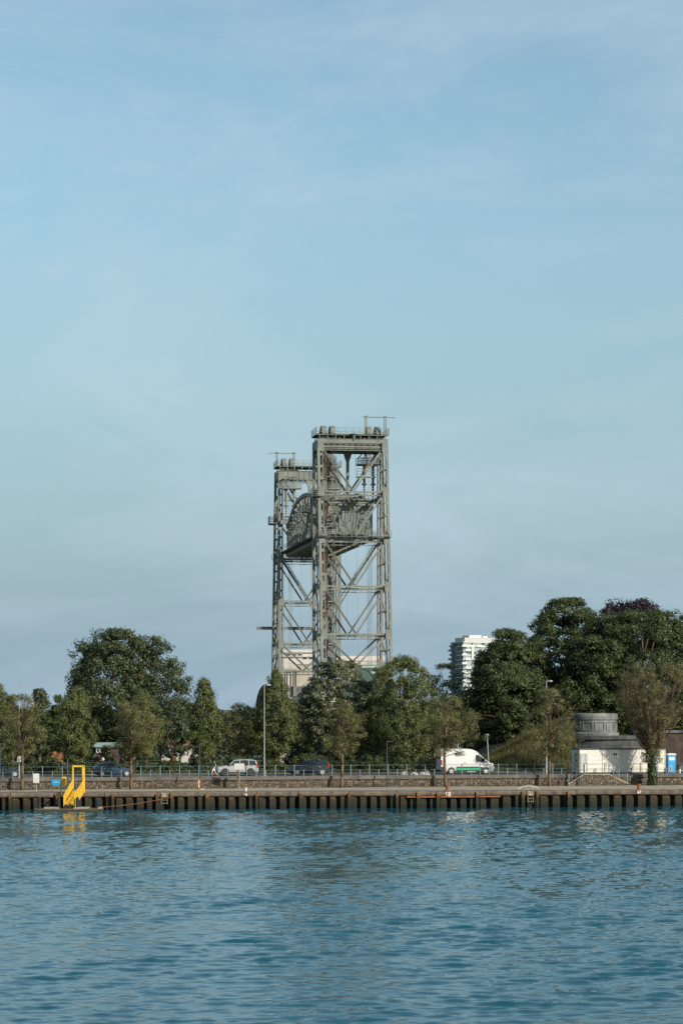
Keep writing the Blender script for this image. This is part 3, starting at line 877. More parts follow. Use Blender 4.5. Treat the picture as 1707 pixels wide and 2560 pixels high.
        for zz in (51.1, 51.6, 52.1): m_.beam(Vector((*(c2 - ev * 1.7 - eu * .45).xy, zz)), Vector((*(c2 + ev * 1.7 - eu * .45).xy, zz)), .05, .05)
        m_.build('lower_platform', steel, r)
        for vv in (3.2, 4.75):
            c3 = T(-1.5, vs * vv, 0); m_ = MB()
            m_.tube(Vector((*c3.xy, 52.8)), Vector((*c3.xy, 49.6)), .27, .23, 8); m_.tube(Vector((*c3.xy, 49.6)), Vector((*c3.xy, 49.3)), .5, .42, 8)
            z_ = 49.3; 
            for k in range(4): m_.tube(Vector((*c3.xy, z_)), Vector((*c3.xy, z_ - .28)), .1, .24, 8); m_.tube(Vector((*c3.xy, z_ - .28)), Vector((*c3.xy, z_ - .5)), .24, .1, 8); z_ -= .5
            m_.tube(Vector((*c3.xy, z_)), Vector((*c3.xy, 46.6)), .09, n=6)
            m_.build('lifting_rod', steel, r)
    # centre post of the span-side face
    m_ = MB(); m_.beam(T(0, 0, 54.7), T(0, 0, 47.6), .5, .45, side=ev)
    m_.prism([T(-.26, -.75, 54.75), T(-.26, .75, 54.75), T(-.26, .27, 53.3), T(-.26, -.27, 53.3)], eu * (.5 * (1 if sgn > 0 else -1)) * 1.0)
    m_.build('centre_post', steel, r)
    # walkway across the outer face and round the corner cage
    m_ = MB(); z_ = 39.45; m_.obox(T(dep(39.4) + .55, 0, 0), ev, eu, HW + .6, .5, z_, z_ + .1); m_.build('walkway', M['steel_dark'], r)
    railing([T(dep(39.4) + 1.0, -HW - .6, z_ + .1), T(dep(39.4) + 1.0, HW + .6, z_ + .1)], 1.1, 1.0)
    z_ = 46.4; oo = dep(46)
    m_ = MB(); m_.obox(T(oo, HW + .7 if sgn > 0 else -HW - .7, 0), ev, eu, .7, 1.7, z_, z_ + .12); m_.build('corner_platform', M['steel_dark'], r)
    vv0, vv1 = (HW + .05, HW + 1.4) if sgn > 0 else (-HW - .05, -HW - 1.4)
    railing([T(oo - 1.6, vv0, z_ + .1), T(oo - 1.6, vv1, z_ + .1), T(oo + 1.6, vv1, z_ + .1), T(oo + 1.6, vv0, z_ + .1)], 1.5, .8, mids=3)
    # hoisting gantry on the deck
    for vv in (2.35, 5.75):
        m_ = MB(); m_.beam(T(ot, vv - .14, zd), T(ot, vv - .14, 60.6), .12, .3, side=ev); m_.beam(T(ot, vv + .14, zd), T(ot, vv + .14, 60.6), .12, .3, side=ev)
        m_.beam(T(ot, vv - .45, 60.55), T(ot, vv + .3, 60.75), .35, .12); m_.build('gantry_post', steel, r)
    MB().beam(T(ot, 2.1, 60.5), T(ot, 7.5, 60.5), .14, .16, side=eu).build('gantry_beam', steel, r)
    if sgn < 0:
        m_ = MB(); m_.lathe(T(ot + .3, .2, 57.0), [(.12, -.6), (.3, .2), (.62, .45), (.66, .52)], 10); m_.build('lamp_bowl', steel, r)
    # stair ladder up the side
    m_ = MB(); zz = 14.0; flip = 0
    while zz < 54:
        oa, ob = (1.2, 4.2) if flip else (4.2, 1.2)
        for e in (0, .7):
            m_.beam(T(oa, -mv * 0 - (HW - 1.1) + e, zz), T(ob, -(HW - 1.1) + e, zz + 4.0), .06, .22)
        m_.beam(T(oa, -(HW - 1.1) + .35, zz), T(ob, -(HW - 1.1) + .35, zz + 4.0), .6, .03)
        m_.tube(T(oa, -(HW - 1.1), zz + 1), T(ob, -(HW - 1.1), zz + 5.0), .025, n=4)
        m_.obox(T(ob, -(HW - 1.1) + .35, 0), ev, eu, .45, .6, zz + 4.0, zz + 4.06)
        zz += 4.0; flip = 1 - flip
    m_.build('stair_flight', steel, r)
    return r, T, dep

tn, Tn, depn = tower(-1, 0.0, 'nearer and taller looking grey-green steel lift bridge tower', '')
tf, Tf, depf = tower(1, SPAN, 'farther grey-green steel lift bridge tower, left of the nearer one', '')
# long catwalk beam sticking out of the far tower
m_ = MB(); m_.beam(Tf(9.8, 9.3, 25.9), Tf(9.8, -2, 25.9), .5, .62, side=eu); m_.build('catwalk_beam', M['steel'], tf)
# piers
for nm, uu, lab in (('near', -4.6, 'pale concrete pier carrying the nearer bridge tower'), ('far', SPAN + 5.5, 'stained pale concrete pier carrying the farther bridge tower')):
    pc = B(uu, 0, 0)
    m_ = MB(); m_.obox(pc, ev, eu, 9.0 if nm == 'near' else 7.4, 8.4, -2, 10.9); m_.obox(pc, ev, eu, 9.3 if nm == 'near' else 7.8, 8.7, 10.9, ZB)
    m_.thing('bridge_pier', M['concrete'], (pc.x, pc.y, -2), lab, 'bridge pier', 'piers of the lift bridge')

# the lifting span
sp = empty('lift_span', B(SPAN / 2, 0, 39.4), 'raised truss span hanging between the two bridge towers', 'bridge span')
NP = 12; ua, ub = 1.6, SPAN - 1.6
us = [ua + (ub - ua) * i / NP for i in range(NP + 1)]
zt = [45.3, 46.2, 47.5, 48.4, 49.0, 49.25, 49.35, 49.25, 49.0, 48.4, 47.5, 46.2, 45.3]
zb = 39.95
for vs in (-1, 1):
    v = vs * 4.55
    MB().beam(B(ua - .5, v, zb), B(ub + .5, v, zb), .55, .8, side=ev).build('bottom_chord', M['steel'], sp)
    m_ = MB()
    for i in range(NP): m_.beam(B(us[i], v, zt[i]), B(us[i + 1], v, zt[i + 1]), .55, .62, side=ev)
    m_.build('top_chord', M['steel'], sp)
    for i in range(NP + 1):
        m_ = MB()
        lattice(m_, B(us[i], v, zb + .4), B(us[i], v, zt[i] - .3), .42, .12, ev if i % 2 else eu, .5)
        m_.beam(B(us[i], v, zb + .4), B(us[i], v, zt[i] - .3), .1, .34, side=ev)
        m_.build('vertical', M['steel'], sp)
        if i < NP:
            m_ = MB()
            a_, b_ = (B(us[i], v, zt[i] - .2), B(us[i + 1], v, zb + .3)) if i < NP / 2 else (B(us[i], v, zb + .3), B(us[i + 1], v, zt[i + 1] - .2))
            m_.beam(a_, b_, .3, .34, side=ev)
            c_, d_ = (B(us[i], v, zb + .3), B(us[i + 1], v, zt[i + 1] - .2)) if i < NP / 2 else (B(us[i], v, zt[i] - .2), B(us[i + 1], v, zb + .3))
            m_.beam(c_, d_, .14, .16, side=ev)
            m_.build('diagonal', M['steel'], sp)
    # footway outside the truss
    m_ = MB()
    m_.beam(B(ua, vs * 5.5, zb + .3), B(ub, vs * 5.5, zb + .3), 1.1, .08, side=ev)
    for i in range(NP + 1): m_.beam(B(us[i], vs * 4.8, zb + .1), B(us[i], vs * 6.0, zb + .25), .12, .2)
    m_.build('footway', M['steel_dark'], sp)
    m_ = MB()
    for z_ in (.75, 1.1, 1.45): m_.tube(B(ua, vs * 6.0, zb + z_), B(ub, vs * 6.0, zb + z_), .03, n=4)
    for i in range(2 * NP + 1): u_ = ua + (ub - ua) * i / (2 * NP); m_.tube(B(u_, vs * 6.0, zb + .3), B(u_, vs * 6.0, zb + 1.45), .035, n=4)
    m_.build('footway_railing', M['steel'], sp)
for i in range(NP + 1):
    m_ = MB(); m_.beam(B(us[i], -4.5, zb - .1), B(us[i], 4.5, zb - .1), .35, 1.0, side=eu); m_.build('cross_girder', M['steel'], sp)
    m_ = MB(); m_.beam(B(us[i], -4.4, zt[i]), B(us[i], 4.4, zt[i]), .26, .3, side=eu)
    lattice(m_, B(us[i], -4.4, zt[i] - .55), B(us[i], 4.4, zt[i] - .55), .6, .09, Vector((0, 0, 1)), .6)
    m_.build('top_strut', M['steel'], sp)
    if i < NP:
        m_ = MB(); m_.beam(B(us[i], -4.4, zt[i]), B(us[i + 1], 4.4, zt[i + 1]), .16, .16); m_.beam(B(us[i], 4.4, zt[i] + .02), B(us[i + 1], -4.4, zt[i + 1] + .02), .16, .16)
        m_.build('top_bracing', M['steel'], sp)
for vv in (-2.6, -1.1, 1.1, 2.6): MB().beam(B(ua, vv, zb + .1), B(ub, vv, zb + .1), .25, .6, side=ev).build('stringer', M['steel'], sp)
for i in range(46):
    u_ = ua + (ub - ua) * (i + .5) / 46
    if 'sleeper' not in PM: q_ = MB(); q_.box(-3.6, 3.6, -.16, .16, -.1, .1); PM['sleeper'] = q_.mesh('sleeper', M['timber'])
    o = bpy.data.objects.new('sleeper', PM['sleeper']); o.location = B(u_, 0, zb + .51) - root_loc(sp); o.rotation_euler = (0, 0, BA); put(o, sp)
MB().obox(B(SPAN / 2, 0, 0), ev, eu, 3.4, (ub - ua) / 2, zb + .62, zb + .68).build('deck', M['steel_dark'], sp)
for u_ in (ua, ub):    # portals
    m_ = MB(); e = 1 if u_ == ua else -1
    i0 = 0 if u_ == ua else NP
    m_.beam(B(u_, -4.3, zt[i0] - .1), B(u_, 4.3, zt[i0] - .1), .5, 1.0, side=eu)
    for vs in (-1, 1): m_.beam(B(u_, vs * 4.3, zt[i0] - 2.1), B(u_, vs * 2.2, zt[i0] - .5), .25, .3)
    m_.build('portal', M['steel'], sp)
    m_ = MB(); m_.beam(B(u_ - e * .6, -5.9, 46.35), B(u_ - e * .6, 5.9, 46.35), .8, .7, side=eu); m_.build('lifting_beam', M['steel'], sp)
m_ = MB(); cc = B(14, 0, 0); m_.obox(cc, ev, eu, 2.3, 1.4, 46.3, 47.3); m_.build('machinery_house', M['steel'], sp)
m_ = MB(); cc = B(16.5, -5.0, 0); m_.obox(cc, ev, eu, .9, 1.2, 45.6, 45.75)
for a_ in (-.85, 0, .85):
    for b_ in (-1.1, 1.1): m_.tube(Vector((*(cc + ev * a_ + eu * b_).xy, 45.7)), Vector((*(cc + ev * a_ + eu * b_).xy, 47.2)), .05, n=4)
for z_ in (46.2, 46.7, 47.2):
    for b_ in (-1.1, 1.1): m_.tube(Vector((*(cc - ev * .85 + eu * b_).xy, z_)), Vector((*(cc + ev * .85 + eu * b_).xy, z_)), .04, n=4)
m_.build('inspection_cage', M['steel'], sp)
MB().tube(B(30, -1.5, 39.4), B(30.4, -1.2, 36.2), .07, n=5).build('dangling_cable', M['rope'], sp)

# ------------------------------------------------------------------ buildings
# tower block far behind
def tower_block():
    Y0 = 1600.0; c = P(1157, 1700, Y0); base = Vector((c.x, c.y, ST - .03))
    r = empty('apartment_tower', base, 'far white apartment tower block with balconies', 'building')
    A = R(32); ea = Vector((math.cos(A), math.sin(A), 0)); eb = Vector((-math.sin(A) * .86, math.cos(A) * .9, 0)).normalized()   # ea: lit face, eb: shaded face
    LA, LB = 30.0, 15.0; FH = 2.93; top = H - (1606 - YH) / F * Y0
    nf = int((top - ST) / FH)
    def Q_(a, b, z): return c + ea * a + eb * b + Vector((0, 0, z - c.z))
    def blk(m_, a0, a1, b0, b1, z0, z1):
        m_.hexa([Q_(a0, b0, z0), Q_(a1, b0, z0), Q_(a1, b1, z0), Q_(a0, b1, z0), Q_(a0, b0, z1), Q_(a1, b0, z1), Q_(a1, b1, z1), Q_(a0, b1, z1)])
    m_ = MB(); blk(m_, .3, LA, .3, LB, ST, top); m_.build('wall', M['grey_panel'], r)
    m_ = MB(); blk(m_, 2.2, LA - 3, 1.5, LB - 2, top + .35, top + 3.3); m_.build('penthouse', M['grey_panel'], r)
    m_ = MB(); blk(m_, 7, 17, 3, LB - 4, top + 3.3, top + 5.0); m_.build('plant_room', M['white'], r)
    m_ = MB(); blk(m_, 18, 22, 3, LB - 4, top + 3.3, top + 4.5); m_.build('plant_room', M['white'], r)
    m_ = MB(); blk(m_, -.4, LA + .4, -.4, LB + .4, top, top + .35); m_.build('roof', M['white'], r)
    g = random.Random(4)
    for k in range(nf):
        z0 = top - FH * (k + 1)
        if z0 < 12: break
        m_ = MB(); blk(m_, -.3, LA, -.3, LB, z0, z0 + .42); m_.build('floor_slab', M['white'], r)
        # windows on the lit face
        a = .5
        while a < LA - 2.5:
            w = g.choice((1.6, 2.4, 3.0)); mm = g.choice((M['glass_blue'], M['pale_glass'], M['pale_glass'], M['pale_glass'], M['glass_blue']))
            f = MB(); blk(f, a, a + w, .12, .3, z0 + .42, z0 + FH); wd = f.build('window', mm, r)
            f = MB(); blk(f, a + w, a + w + .12, .05, .3, z0 + .42, z0 + FH); f.build('mullion', M['white'], wd)
            a += w + .12
        b = .4
        while b < LB - 2:
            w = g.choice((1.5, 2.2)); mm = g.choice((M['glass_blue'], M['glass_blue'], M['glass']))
            f = MB(); blk(f, .12, .3, b, b + w, z0 + .42, z0 + FH); wd = f.build('window', mm, r)
            f = MB(); blk(f, .05, .3, b + w, b + w + .12, z0 + .42, z0 + FH); f.build('mullion', M['white'], wd)
            b += w + .12
        # balconies, staggered from floor to floor
        st_ = k % 2
        for (a0, a1) in (((-1.2, 2.6), (10.2, 14.6), (19, 23)) if st_ == 0 else ((1.2, 5.8), (13.5, 18), (24, 28))):
            f = MB(); blk(f, a0, a1, -.95, -.31, z0 + .05, z0 + .25); blk(f, a0, a1, -.95, -.85, z0 + .25, z0 + 1.45); blk(f, a0, a0 + .1, -.85, -.31, z0 + .25, z0 + 1.45)
            f.build('balcony', M['white'], r)
        f = MB(); e_ = 2.4 if st_ else 1.4
        blk(f, -e_, -.16, 9.5, 14.5, z0 + .05, z0 + .25); blk(f, -e_, -e_ + .1, 9.5, 14.5, z0 + .25, z0 + 1.35); f.build('balcony', M['glass_blue'], r)
        f = MB(); blk(f, .2, LA, -.28, -.2, z0 + .42, z0 + 1.25); f.build('balustrade', M['pale_glass'] if k % 3 else M['white'], r)
        if k in (1, 2, 3): f = MB(); blk(f, 6.4, 8.0, -.9, -.25, z0 + .5, z0 + FH + .4); f.build('stair_panel', M['offwhite'], r)
tower_block()

def house(name, label, px0, px1, py_eave, py_top, Y, wallm, roofm, wins, depth=8.0, roof='gable', rz=0.0, basez=None, winm='glass'):
    x0, x1 = px_x(px0, Y), px_x(px1, Y); ze = H - (py_eave - YH) / F * Y; zt = H - (py_top - YH) / F * Y
    bz = ST - .03 if basez is None else basez
    r = empty(name, ((x0 + x1) / 2, Y, bz), label, 'building')
    MB().box(x0, x1, Y, Y + depth, bz, ze).build('wall', M[wallm], r)
    m_ = MB(); o_ = .35
    if roof == 'gable':     # ridge parallel to the picture
        m_.prism([(x0 - o_, Y - o_, ze), (x0 - o_, Y + depth / 2, zt), (x0 - o_, Y + depth + o_, ze), (x0 - o_, Y + depth + o_, ze + .01)], (x1 - x0 + 2 * o_, 0, 0))
    elif roof == 'front':   # gable towards the viewer
        m_.prism([(x0 - o_, Y - o_, ze), ((x0 + x1) / 2, Y - o_, zt), (x1 + o_, Y - o_, ze), ((x0 + x1) / 2, Y - o_, ze + .01)], (0, depth + 2 * o_, 0))
    else:
        m_.box(x0 - .2, x1 + .2, Y - .2, Y + depth + .2, ze, zt)
    m_.build('roof', M[roofm], r)
    for (a0, a1, b0, b1) in wins:
        wx0, wx1 = px_x(a0, Y), px_x(a1, Y); z0 = H - (b1 - YH) / F * Y; z1 = H - (b0 - YH) / F * Y
        w_ = MB().box(wx0, wx1, Y - .03, Y + .05, z0, z1).build('window', M[winm], r)
        f = MB(); t = .08
        f.box(wx0 - t, wx1 + t, Y - .06, Y - .005, z0 - t, z0); f.box(wx0 - t, wx1 + t, Y - .06, Y - .005, z1, z1 + t)
        f.box(wx0 - t, wx0, Y - .06, Y - .005, z0, z1); f.box(wx1, wx1 + t, Y - .06, Y - .005, z0, z1)
        f.build('window_frame', M['white'], w_)
    return r
# white houses behind the bridge
hb = house('white_building', 'white flat-roofed building behind the farther bridge tower', 703, 792, 1632, 1624, 508, 'white_wall', 'white_wall', [(716, 727, 1635, 1639), (730, 741, 1635, 1639), (744, 755, 1635, 1639), (757, 767, 1644, 1648), (772, 782, 1644, 1648)], 14, 'flat', winm='glass')
Yh = 508; 
for py in (1630, 1641):
    MB().box(px_x(703, Yh), px_x(792, Yh), Yh - .35, Yh - .03, H - (py + 1.6 - YH) / F * Yh, H - (py - YH) / F * Yh).build('ledge', M['grey_panel'], hb)
hc = empty('concrete_block', P(743, 1780, 496), 'stained pale concrete block at the foot of the farther tower', 'building')
hc.location.z = ST - .03
m_ = MB(); Yc = 498.0
m_.box(px_x(741, Yc), px_x(800, Yc), Yc, Yc + 8, ST - .03, H - (1661 - YH) / F * Yc); m_.build('wall', M['concrete'], hc)
m_ = MB(); m_.box(px_x(700, Yc), px_x(741, Yc), Yc + .4, Yc + 8, ST - .03, H - (1674 - YH) / F * Yc)
m_.build('lower_wall', M['white_wall'], hc)
m_ = MB(); m_.box(px_x(740, Yc) - .05, px_x(801, Yc), Yc - .2, Yc + 8, H - (1661 - YH) / F * Yc, H - (1659 - YH) / F * Yc); m_.build('cornice', M['white_wall'], hc)
for pxx in (706, 714, 719, 728, 735):
    MB().box(px_x(pxx, Yc), px_x(pxx + 1.6, Yc), Yc + .1, Yc + .38, ST, H - (1676 - YH) / F * Yc).build('rib', M['concrete'], hc)
m_ = MB()
for k in range(9): m_.box(px_x(706, Yc), px_x(741, Yc), Yc - .9, Yc - .86, H - (1664 - YH) / F * Yc + k * .0, H - (1663.4 - YH) / F * Yc)
m_ = MB(); zz = H - (1672 - YH) / F * Yc; m_.box(px_x(704, Yc), px_x(740, Yc), Yc - 1.0, Yc + .38, zz, zz + .15)
for q in range(8): x_ = px_x(705 + q * 5, Yc); m_.box(x_, x_ + .06, Yc - 1.0, Yc - .94, zz + .15, zz + 1.1)
m_.box(px_x(704, Yc), px_x(740, Yc), Yc - 1.0, Yc - .94, zz + 1.1, zz + 1.16); m_.build('balcony', M['grey_panel'], hc)
house('white_building', 'white building with gabled roofs behind the nearer bridge tower', 842, 958, 1652, 1640, 520, 'white_wall', 'white_wall', [(880, 884, 1650, 1656), (900, 904, 1650, 1656), (925, 929, 1656, 1662)], 14, 'flat')
house('white_annex', 'small white gabled house in front of the far white building', 905, 950, 1662, 1650, 512, 'white_wall', 'grey_panel', [(921, 924, 1660, 1664)], 6, 'front')
# arched green sheds
def vault(name, label, pl, pr, py_spring, py_top, Y, depth, m, ry=0.0):
    x0, x1 = px_x(pl, Y), px_x(pr, Y); zs = H - (py_spring - YH) / F * Y; zt = H - (py_top - YH) / F * Y; n = 18
    r = empty(name, ((x0 + x1) / 2, Y, ST - .03), label, 'building')
    MB().box(x0 + .3, x1 - .3, Y + .3, Y + depth - .3, ST - .03, zs).build('wall', M['shade_dark_green'], r)
    pts = [((x0 + x1) / 2 - (x1 - x0) / 2 * math.cos(math.pi * i / n), zs + (zt - zs) * math.sin(math.pi * i / n)) for i in range(n + 1)]
    m_ = MB(); m_.prism([(p[0], Y, p[1]) for p in pts], (0, depth, 0)); m_.build('roof', M[m], r)
    for k in range(6):
        q = MB(); yy = Y - .04 + k * (depth / 5) * .98
        for (a, b), (c_, d_) in zip(pts[:-1], pts[1:]): q.beam((a, yy, b + .04), (c_, yy, d_ + .04), .12, .12)
        q.build('roof_rib', M[m], r)
vault('arched_shed', 'green arched shed roof coloured dark as in shade at the left foot of the bridge', 640, 690, 1775, 1712, 360, 20, 'shade_dark_green')
vault('arched_shed', 'green arched shed roof at the right foot of the nearer tower', 868, 946, 1745, 1672, 355, 24, 'roof_green')
m_ = MB(); Yg = 358.0
zt_ = H - (1664 - YH) / F * Yg
r_ = empty('green_gallery', (px_x(945, Yg), Yg, ST - .03), 'long green louvred roof beside the arched shed', 'building')
MB().box(px_x(912, Yg), px_x(985, Yg), Yg + 3, Yg + 9, ST - .03, zt_ - 1.9).build('wall', M['shade_dark_green'], r_)
for k in range(5):
    z_ = zt_ - k * .42; MB().box(px_x(905 + k * 4, Yg), px_x(975 + k * 3, Yg), Yg + 2.6 - k * .15, Yg + 9.2, z_ - .3, z_).build('roof_louvre', M['roof_teal'] if k % 2 == 0 else M['roof_green'], r_)
house('low_house', 'low house with pale teal roof between the lindens', 240, 292, 1868, 1857, 300, 'brick', 'roof_teal', [(243, 248, 1872, 1880), (252, 258, 1872, 1880), (264, 272, 1872, 1880)], 7, 'gable')
house('sports_pavilion', 'low white pavilion with red roof seen between tree trunks', 405, 520, 1868, 1852, 312, 'white_wall', 'brick_red', [(412, 424, 1872, 1882), (432, 444, 1872, 1882), (452, 462, 1872, 1882), (484, 496, 1872, 1882)], 7, 'gable')
house('graffiti_wall_house', 'pale low building behind the trunks right of the white lamp post', 700, 768, 1879, 1874, 302, 'white_wall', 'grey_panel', [(716, 722, 1882, 1892), (732, 738, 1882, 1892), (750, 756, 1882, 1892)], 6, 'flat')
house('brick_kiosk', 'small brown brick kiosk behind the white lamp post', 672, 696, 1878, 1872, 298, 'brick_red', 'grey_panel', [], 4, 'flat')
# concrete round bastion of the old bridge and the brick retaining wall
bc = P(1481, 1780, 288.5)
r_ = empty('round_bastion', (bc.x, bc.y, ST - .03), 'weathered grey round concrete bastion behind the site cabin', 'bastion')
m_ = MB(); m_.lathe((bc.x + .6, bc.y, 0), [(5.0, ST - .05), (5.0, 5.0), (5.15, 5.05), (5.15, 5.5), (4.9, 5.55), (4.9, 6.1), (5.2, 6.2), (5.2, 6.6), (4.7, 6.65)], 48); m_.build('lower_drum', M['conc_dark'], r_)
m_ = MB(); m_.lathe((bc.x, bc.y - 1.2, 0), [(3.0, 6.0), (3.0, 6.9), (2.75, 7.05), (2.68, 8.45), (2.8, 8.55), (2.86, 8.95), (2.8, 9.25), (2.3, 9.3)], 40); m_.build('upper_drum', M['conc_old'], r_)
for k in range(12):
    t0, t1 = 2 * math.pi * (k + .12) / 12 + .4, 2 * math.pi * (k + .88) / 12 + .4
    m_ = MB()
    for i in range(4):
        a, b_ = t0 + (t1 - t0) * i / 4, t0 + (t1 - t0) * (i + 1) / 4
        for z0, z1 in ((7.2, 7.28), (8.2, 8.28)):
            m_.hexa([(bc.x + q * math.cos(tt), bc.y - 1.2 + q * math.sin(tt), zz) for zz in (z0, z1) for (q, tt) in ((2.66, a), (2.66, b_), (2.80, b_), (2.80, a))])
    for tt in (t0, t1):
        m_.hexa([(bc.x + q * math.cos(t2), bc.y - 1.2 + q * math.sin(t2), zz) for zz in (7.28, 8.2) for (q, t2) in ((2.66, tt - .012), (2.66, tt + .012), (2.80, tt + .012), (2.80, tt - .012))])
    m_.build('panel_frame', M['conc_old'], r_)
r_ = empty('brick_retaining_wall', P(1650, 1900, 290), 'dark old brick retaining wall at the right edge', 'wall'); r_.location.z = ST - .03
x0, x1 = px_x(1585, 290), 62.0
MB().box(x0, x1, 291, 294, ST - .03, 6.9).build('wall', M['brick'], r_)
MB().box(x0, x1, 290.8, 294.2, 6.9, 7.2).build('wall_cap', M['conc_old'], r_)
for k in range(5): MB().box(x0 + 2.5 + k * 4.5, x0 + 3.3 + k * 4.5, 290.6, 290.998, ST - .03, 6.85).build('pilaster', M['brick'], r_)

# ------------------------------------------------------------------ site cabin and blue toilet
cp = wall_pt(1446, 1.55); CL = 9.8
r_ = empty('site_cabin', (cp.x, cp.y, ST), 'long cream site cabin container behind the fence', 'cabin', rz=WA)
def loc_box(name, m, parent, *a): return MB().box(*a).build(name, m, parent, local=True)
cbz = 0.16; chh = 2.62
body = loc_box('wall_shell', M['offwhite'], r_, 0, CL, 0, 2.44, cbz, chh)
loc_box('roof', M['pole_dark'], r_, -.06, CL + .06, -.09, 2.52, chh, chh + .11)
loc_box('base_frame', M['pole_dark'], r_, .02, CL - .02, .03, 2.4, 0.04, cbz)
for x in (0.02, 2.62, 4.9, 7.1, CL - .1): loc_box('seam_post', M['grey_panel'] if x in (2.62, 7.1) else M['offwhite'], r_, x, x + .08, -.035, -.002, cbz, chh - .01)
loc_box('window', M['glass'], r_, 3.9, 4.06, -.02, .02, 1.98, 2.22); loc_box('window', M['glass'], r_, 4.12, 4.28, -.02, .02, 1.98, 2.22)
for x0_, x1_ in ((.95, 2.3), (5.3, 6.7)):
    loc_box('shutter', M['white'], r_, x0_, x1_, -.03, -.003, 1.0, 2.1)
loc_box('notice_board', M['grey_panel'], r_, .18, .66, -.07, -.04, 1.15, 2.2)
loc_box('notice_board', M['grey_panel'], r_, .70, .98, -.09, -.055, 1.15, 2.2)
for x in (.2, .62): loc_box('board_leg', M['pole_dark'], r_, x, x + .04, -.065, -.045, 0, 1.15)
loc_box('end_door', M['grey_panel'], r_, -.03, -.003, .35, 1.5, .3, 2.3)
pw = MB(); gg = random.Random(5)
for k in range(26):
    a, b_ = gg.uniform(.6, 1.25), gg.uniform(1.2, 2.0); pw.box(-.045, -.032, a, a + gg.uniform(.05, .2), b_, b_ + gg.uniform(.04, .18))
loc_box('poster', M['white'], r_, -.032, -.030, .5, 1.45, 1.1, 2.15)
pw.build('poster_print', M['pole_dark'], r_, local=True)
for x in (.3, 3, 6, 9): loc_box('support_block', M['conc_old'], r_, x, x + .3, .1, .5, 0, .04)
bt = wall_pt(1669, 2.2)
r_ = empty('portable_toilet', (bt.x, bt.y, ST), 'bright blue portable toilet at the right end of the cabin', 'toilet', rz=WA)
loc_box('wall', M['toilet_blue'], r_, 0, .86, 0, 1.1, .06, 1.98)
loc_box('base', M['pole_dark'], r_, -.02, .88, -.02, 1.12, 0, .06)
m_ = MB(); m_.prism([(-.05, -.06, 1.98), (.91, -.06, 1.98), (.91, -.06, 2.06), (.75, -.06, 2.15), (.11, -.06, 2.15), (-.05, -.06, 2.06)], (0, 1.22, 0)); m_.build('roof', M['white'], r_, local=True)
loc_box('door', M['toilet_blue'], r_, .08, .74, -.03, -.002, .1, 1.85); loc_box('sign_panel', M['white'], r_, .06, .74, -.045, -.032, 1.42, 1.75)
loc_box('corner_post', M['toilet_blue'], r_, .76, .86, -.025, -.002, .06, 1.98); loc_box('vent_grille', M['white'], r_, .12, .38, -.042, -.032, .25, .75); loc_box('vent_slot', M['pole_dark'], r_, .16, .34, -.048, -.043, .29, .71)
hp = wall_pt(1696, 2.4)
r_ = empty('barrow', (hp.x, hp.y, ST), 'dark covered trailer at the right edge of the picture', 'trailer', rz=WA)
m_ = MB(); m_.prism([(0, 0, .35), (1.9, 0, .35), (1.9, 0, .75), (.9, 0, 1.05), (0, 0, .8)], (0, 1.3, 0)); m_.build('cover', M['pole_dark'], r_, local=True)
m_ = MB(); m_.lathe((.8, -.02, .28), [(.08, -.1), (.28, -.1), (.28, .08), (.08, .08)], 16, 'y'); m_.build('wheel', M['black_rubber'], r_, local=True)
loc_box('frame', M['grey_panel'], r_, -.05, 1.95, .05, 1.25, .26, .35); loc_box('leg', M['white'], r_, .05, .18, -.03, .06, 0, .45)

# ------------------------------------------------------------------ vehicles
def paint(name, col, rough=.28):
    m = bpy.data.materials.new(name); m.use_nodes = True; b = m.node_tree.nodes['Principled BSDF']
    b.inputs['Base Color'].default_value = (*col, 1); b.inputs['Roughness'].default_value = rough; b.inputs['Coat Weight'].default_value = .5; b.inputs['Coat Roughness'].default_value = .08
    return m
M['p_white'] = paint('van_white', (0.50, 0.51, 0.52), .4); M['p_blue'] = paint('car_blue', (0.018, 0.04, 0.075)); M['p_silver'] = paint('car_silver', (0.30, 0.31, 0.32)); M['p_dark'] = paint('car_dark', (0.010, 0.018, 0.03)); M['p_green'] = paint('car_dark_green', (0.010, 0.024, 0.026))
M['tyre'] = mat('tyre', (0.012, 0.012, 0.012), .8); M['rim'] = mat('alloy_rim', (0.55, 0.55, 0.54), .35, .6, var=.05); M['rim_dark'] = mat('dark_rim', (0.03, 0.03, 0.032), .4)
M['trim'] = mat('black_trim', (0.012, 0.012, 0.013), .6); M['red_lamp'] = mat('red_lamp', (0.30, 0.012, 0.01), .25, var=.05); M['clear_lamp'] = mat('clear_lamp', (0.72, 0.72, 0.70), .15, var=.05); M['van_green'] = mat('green_stripe', (0.0, 0.33, 0.13), .4, var=.05)

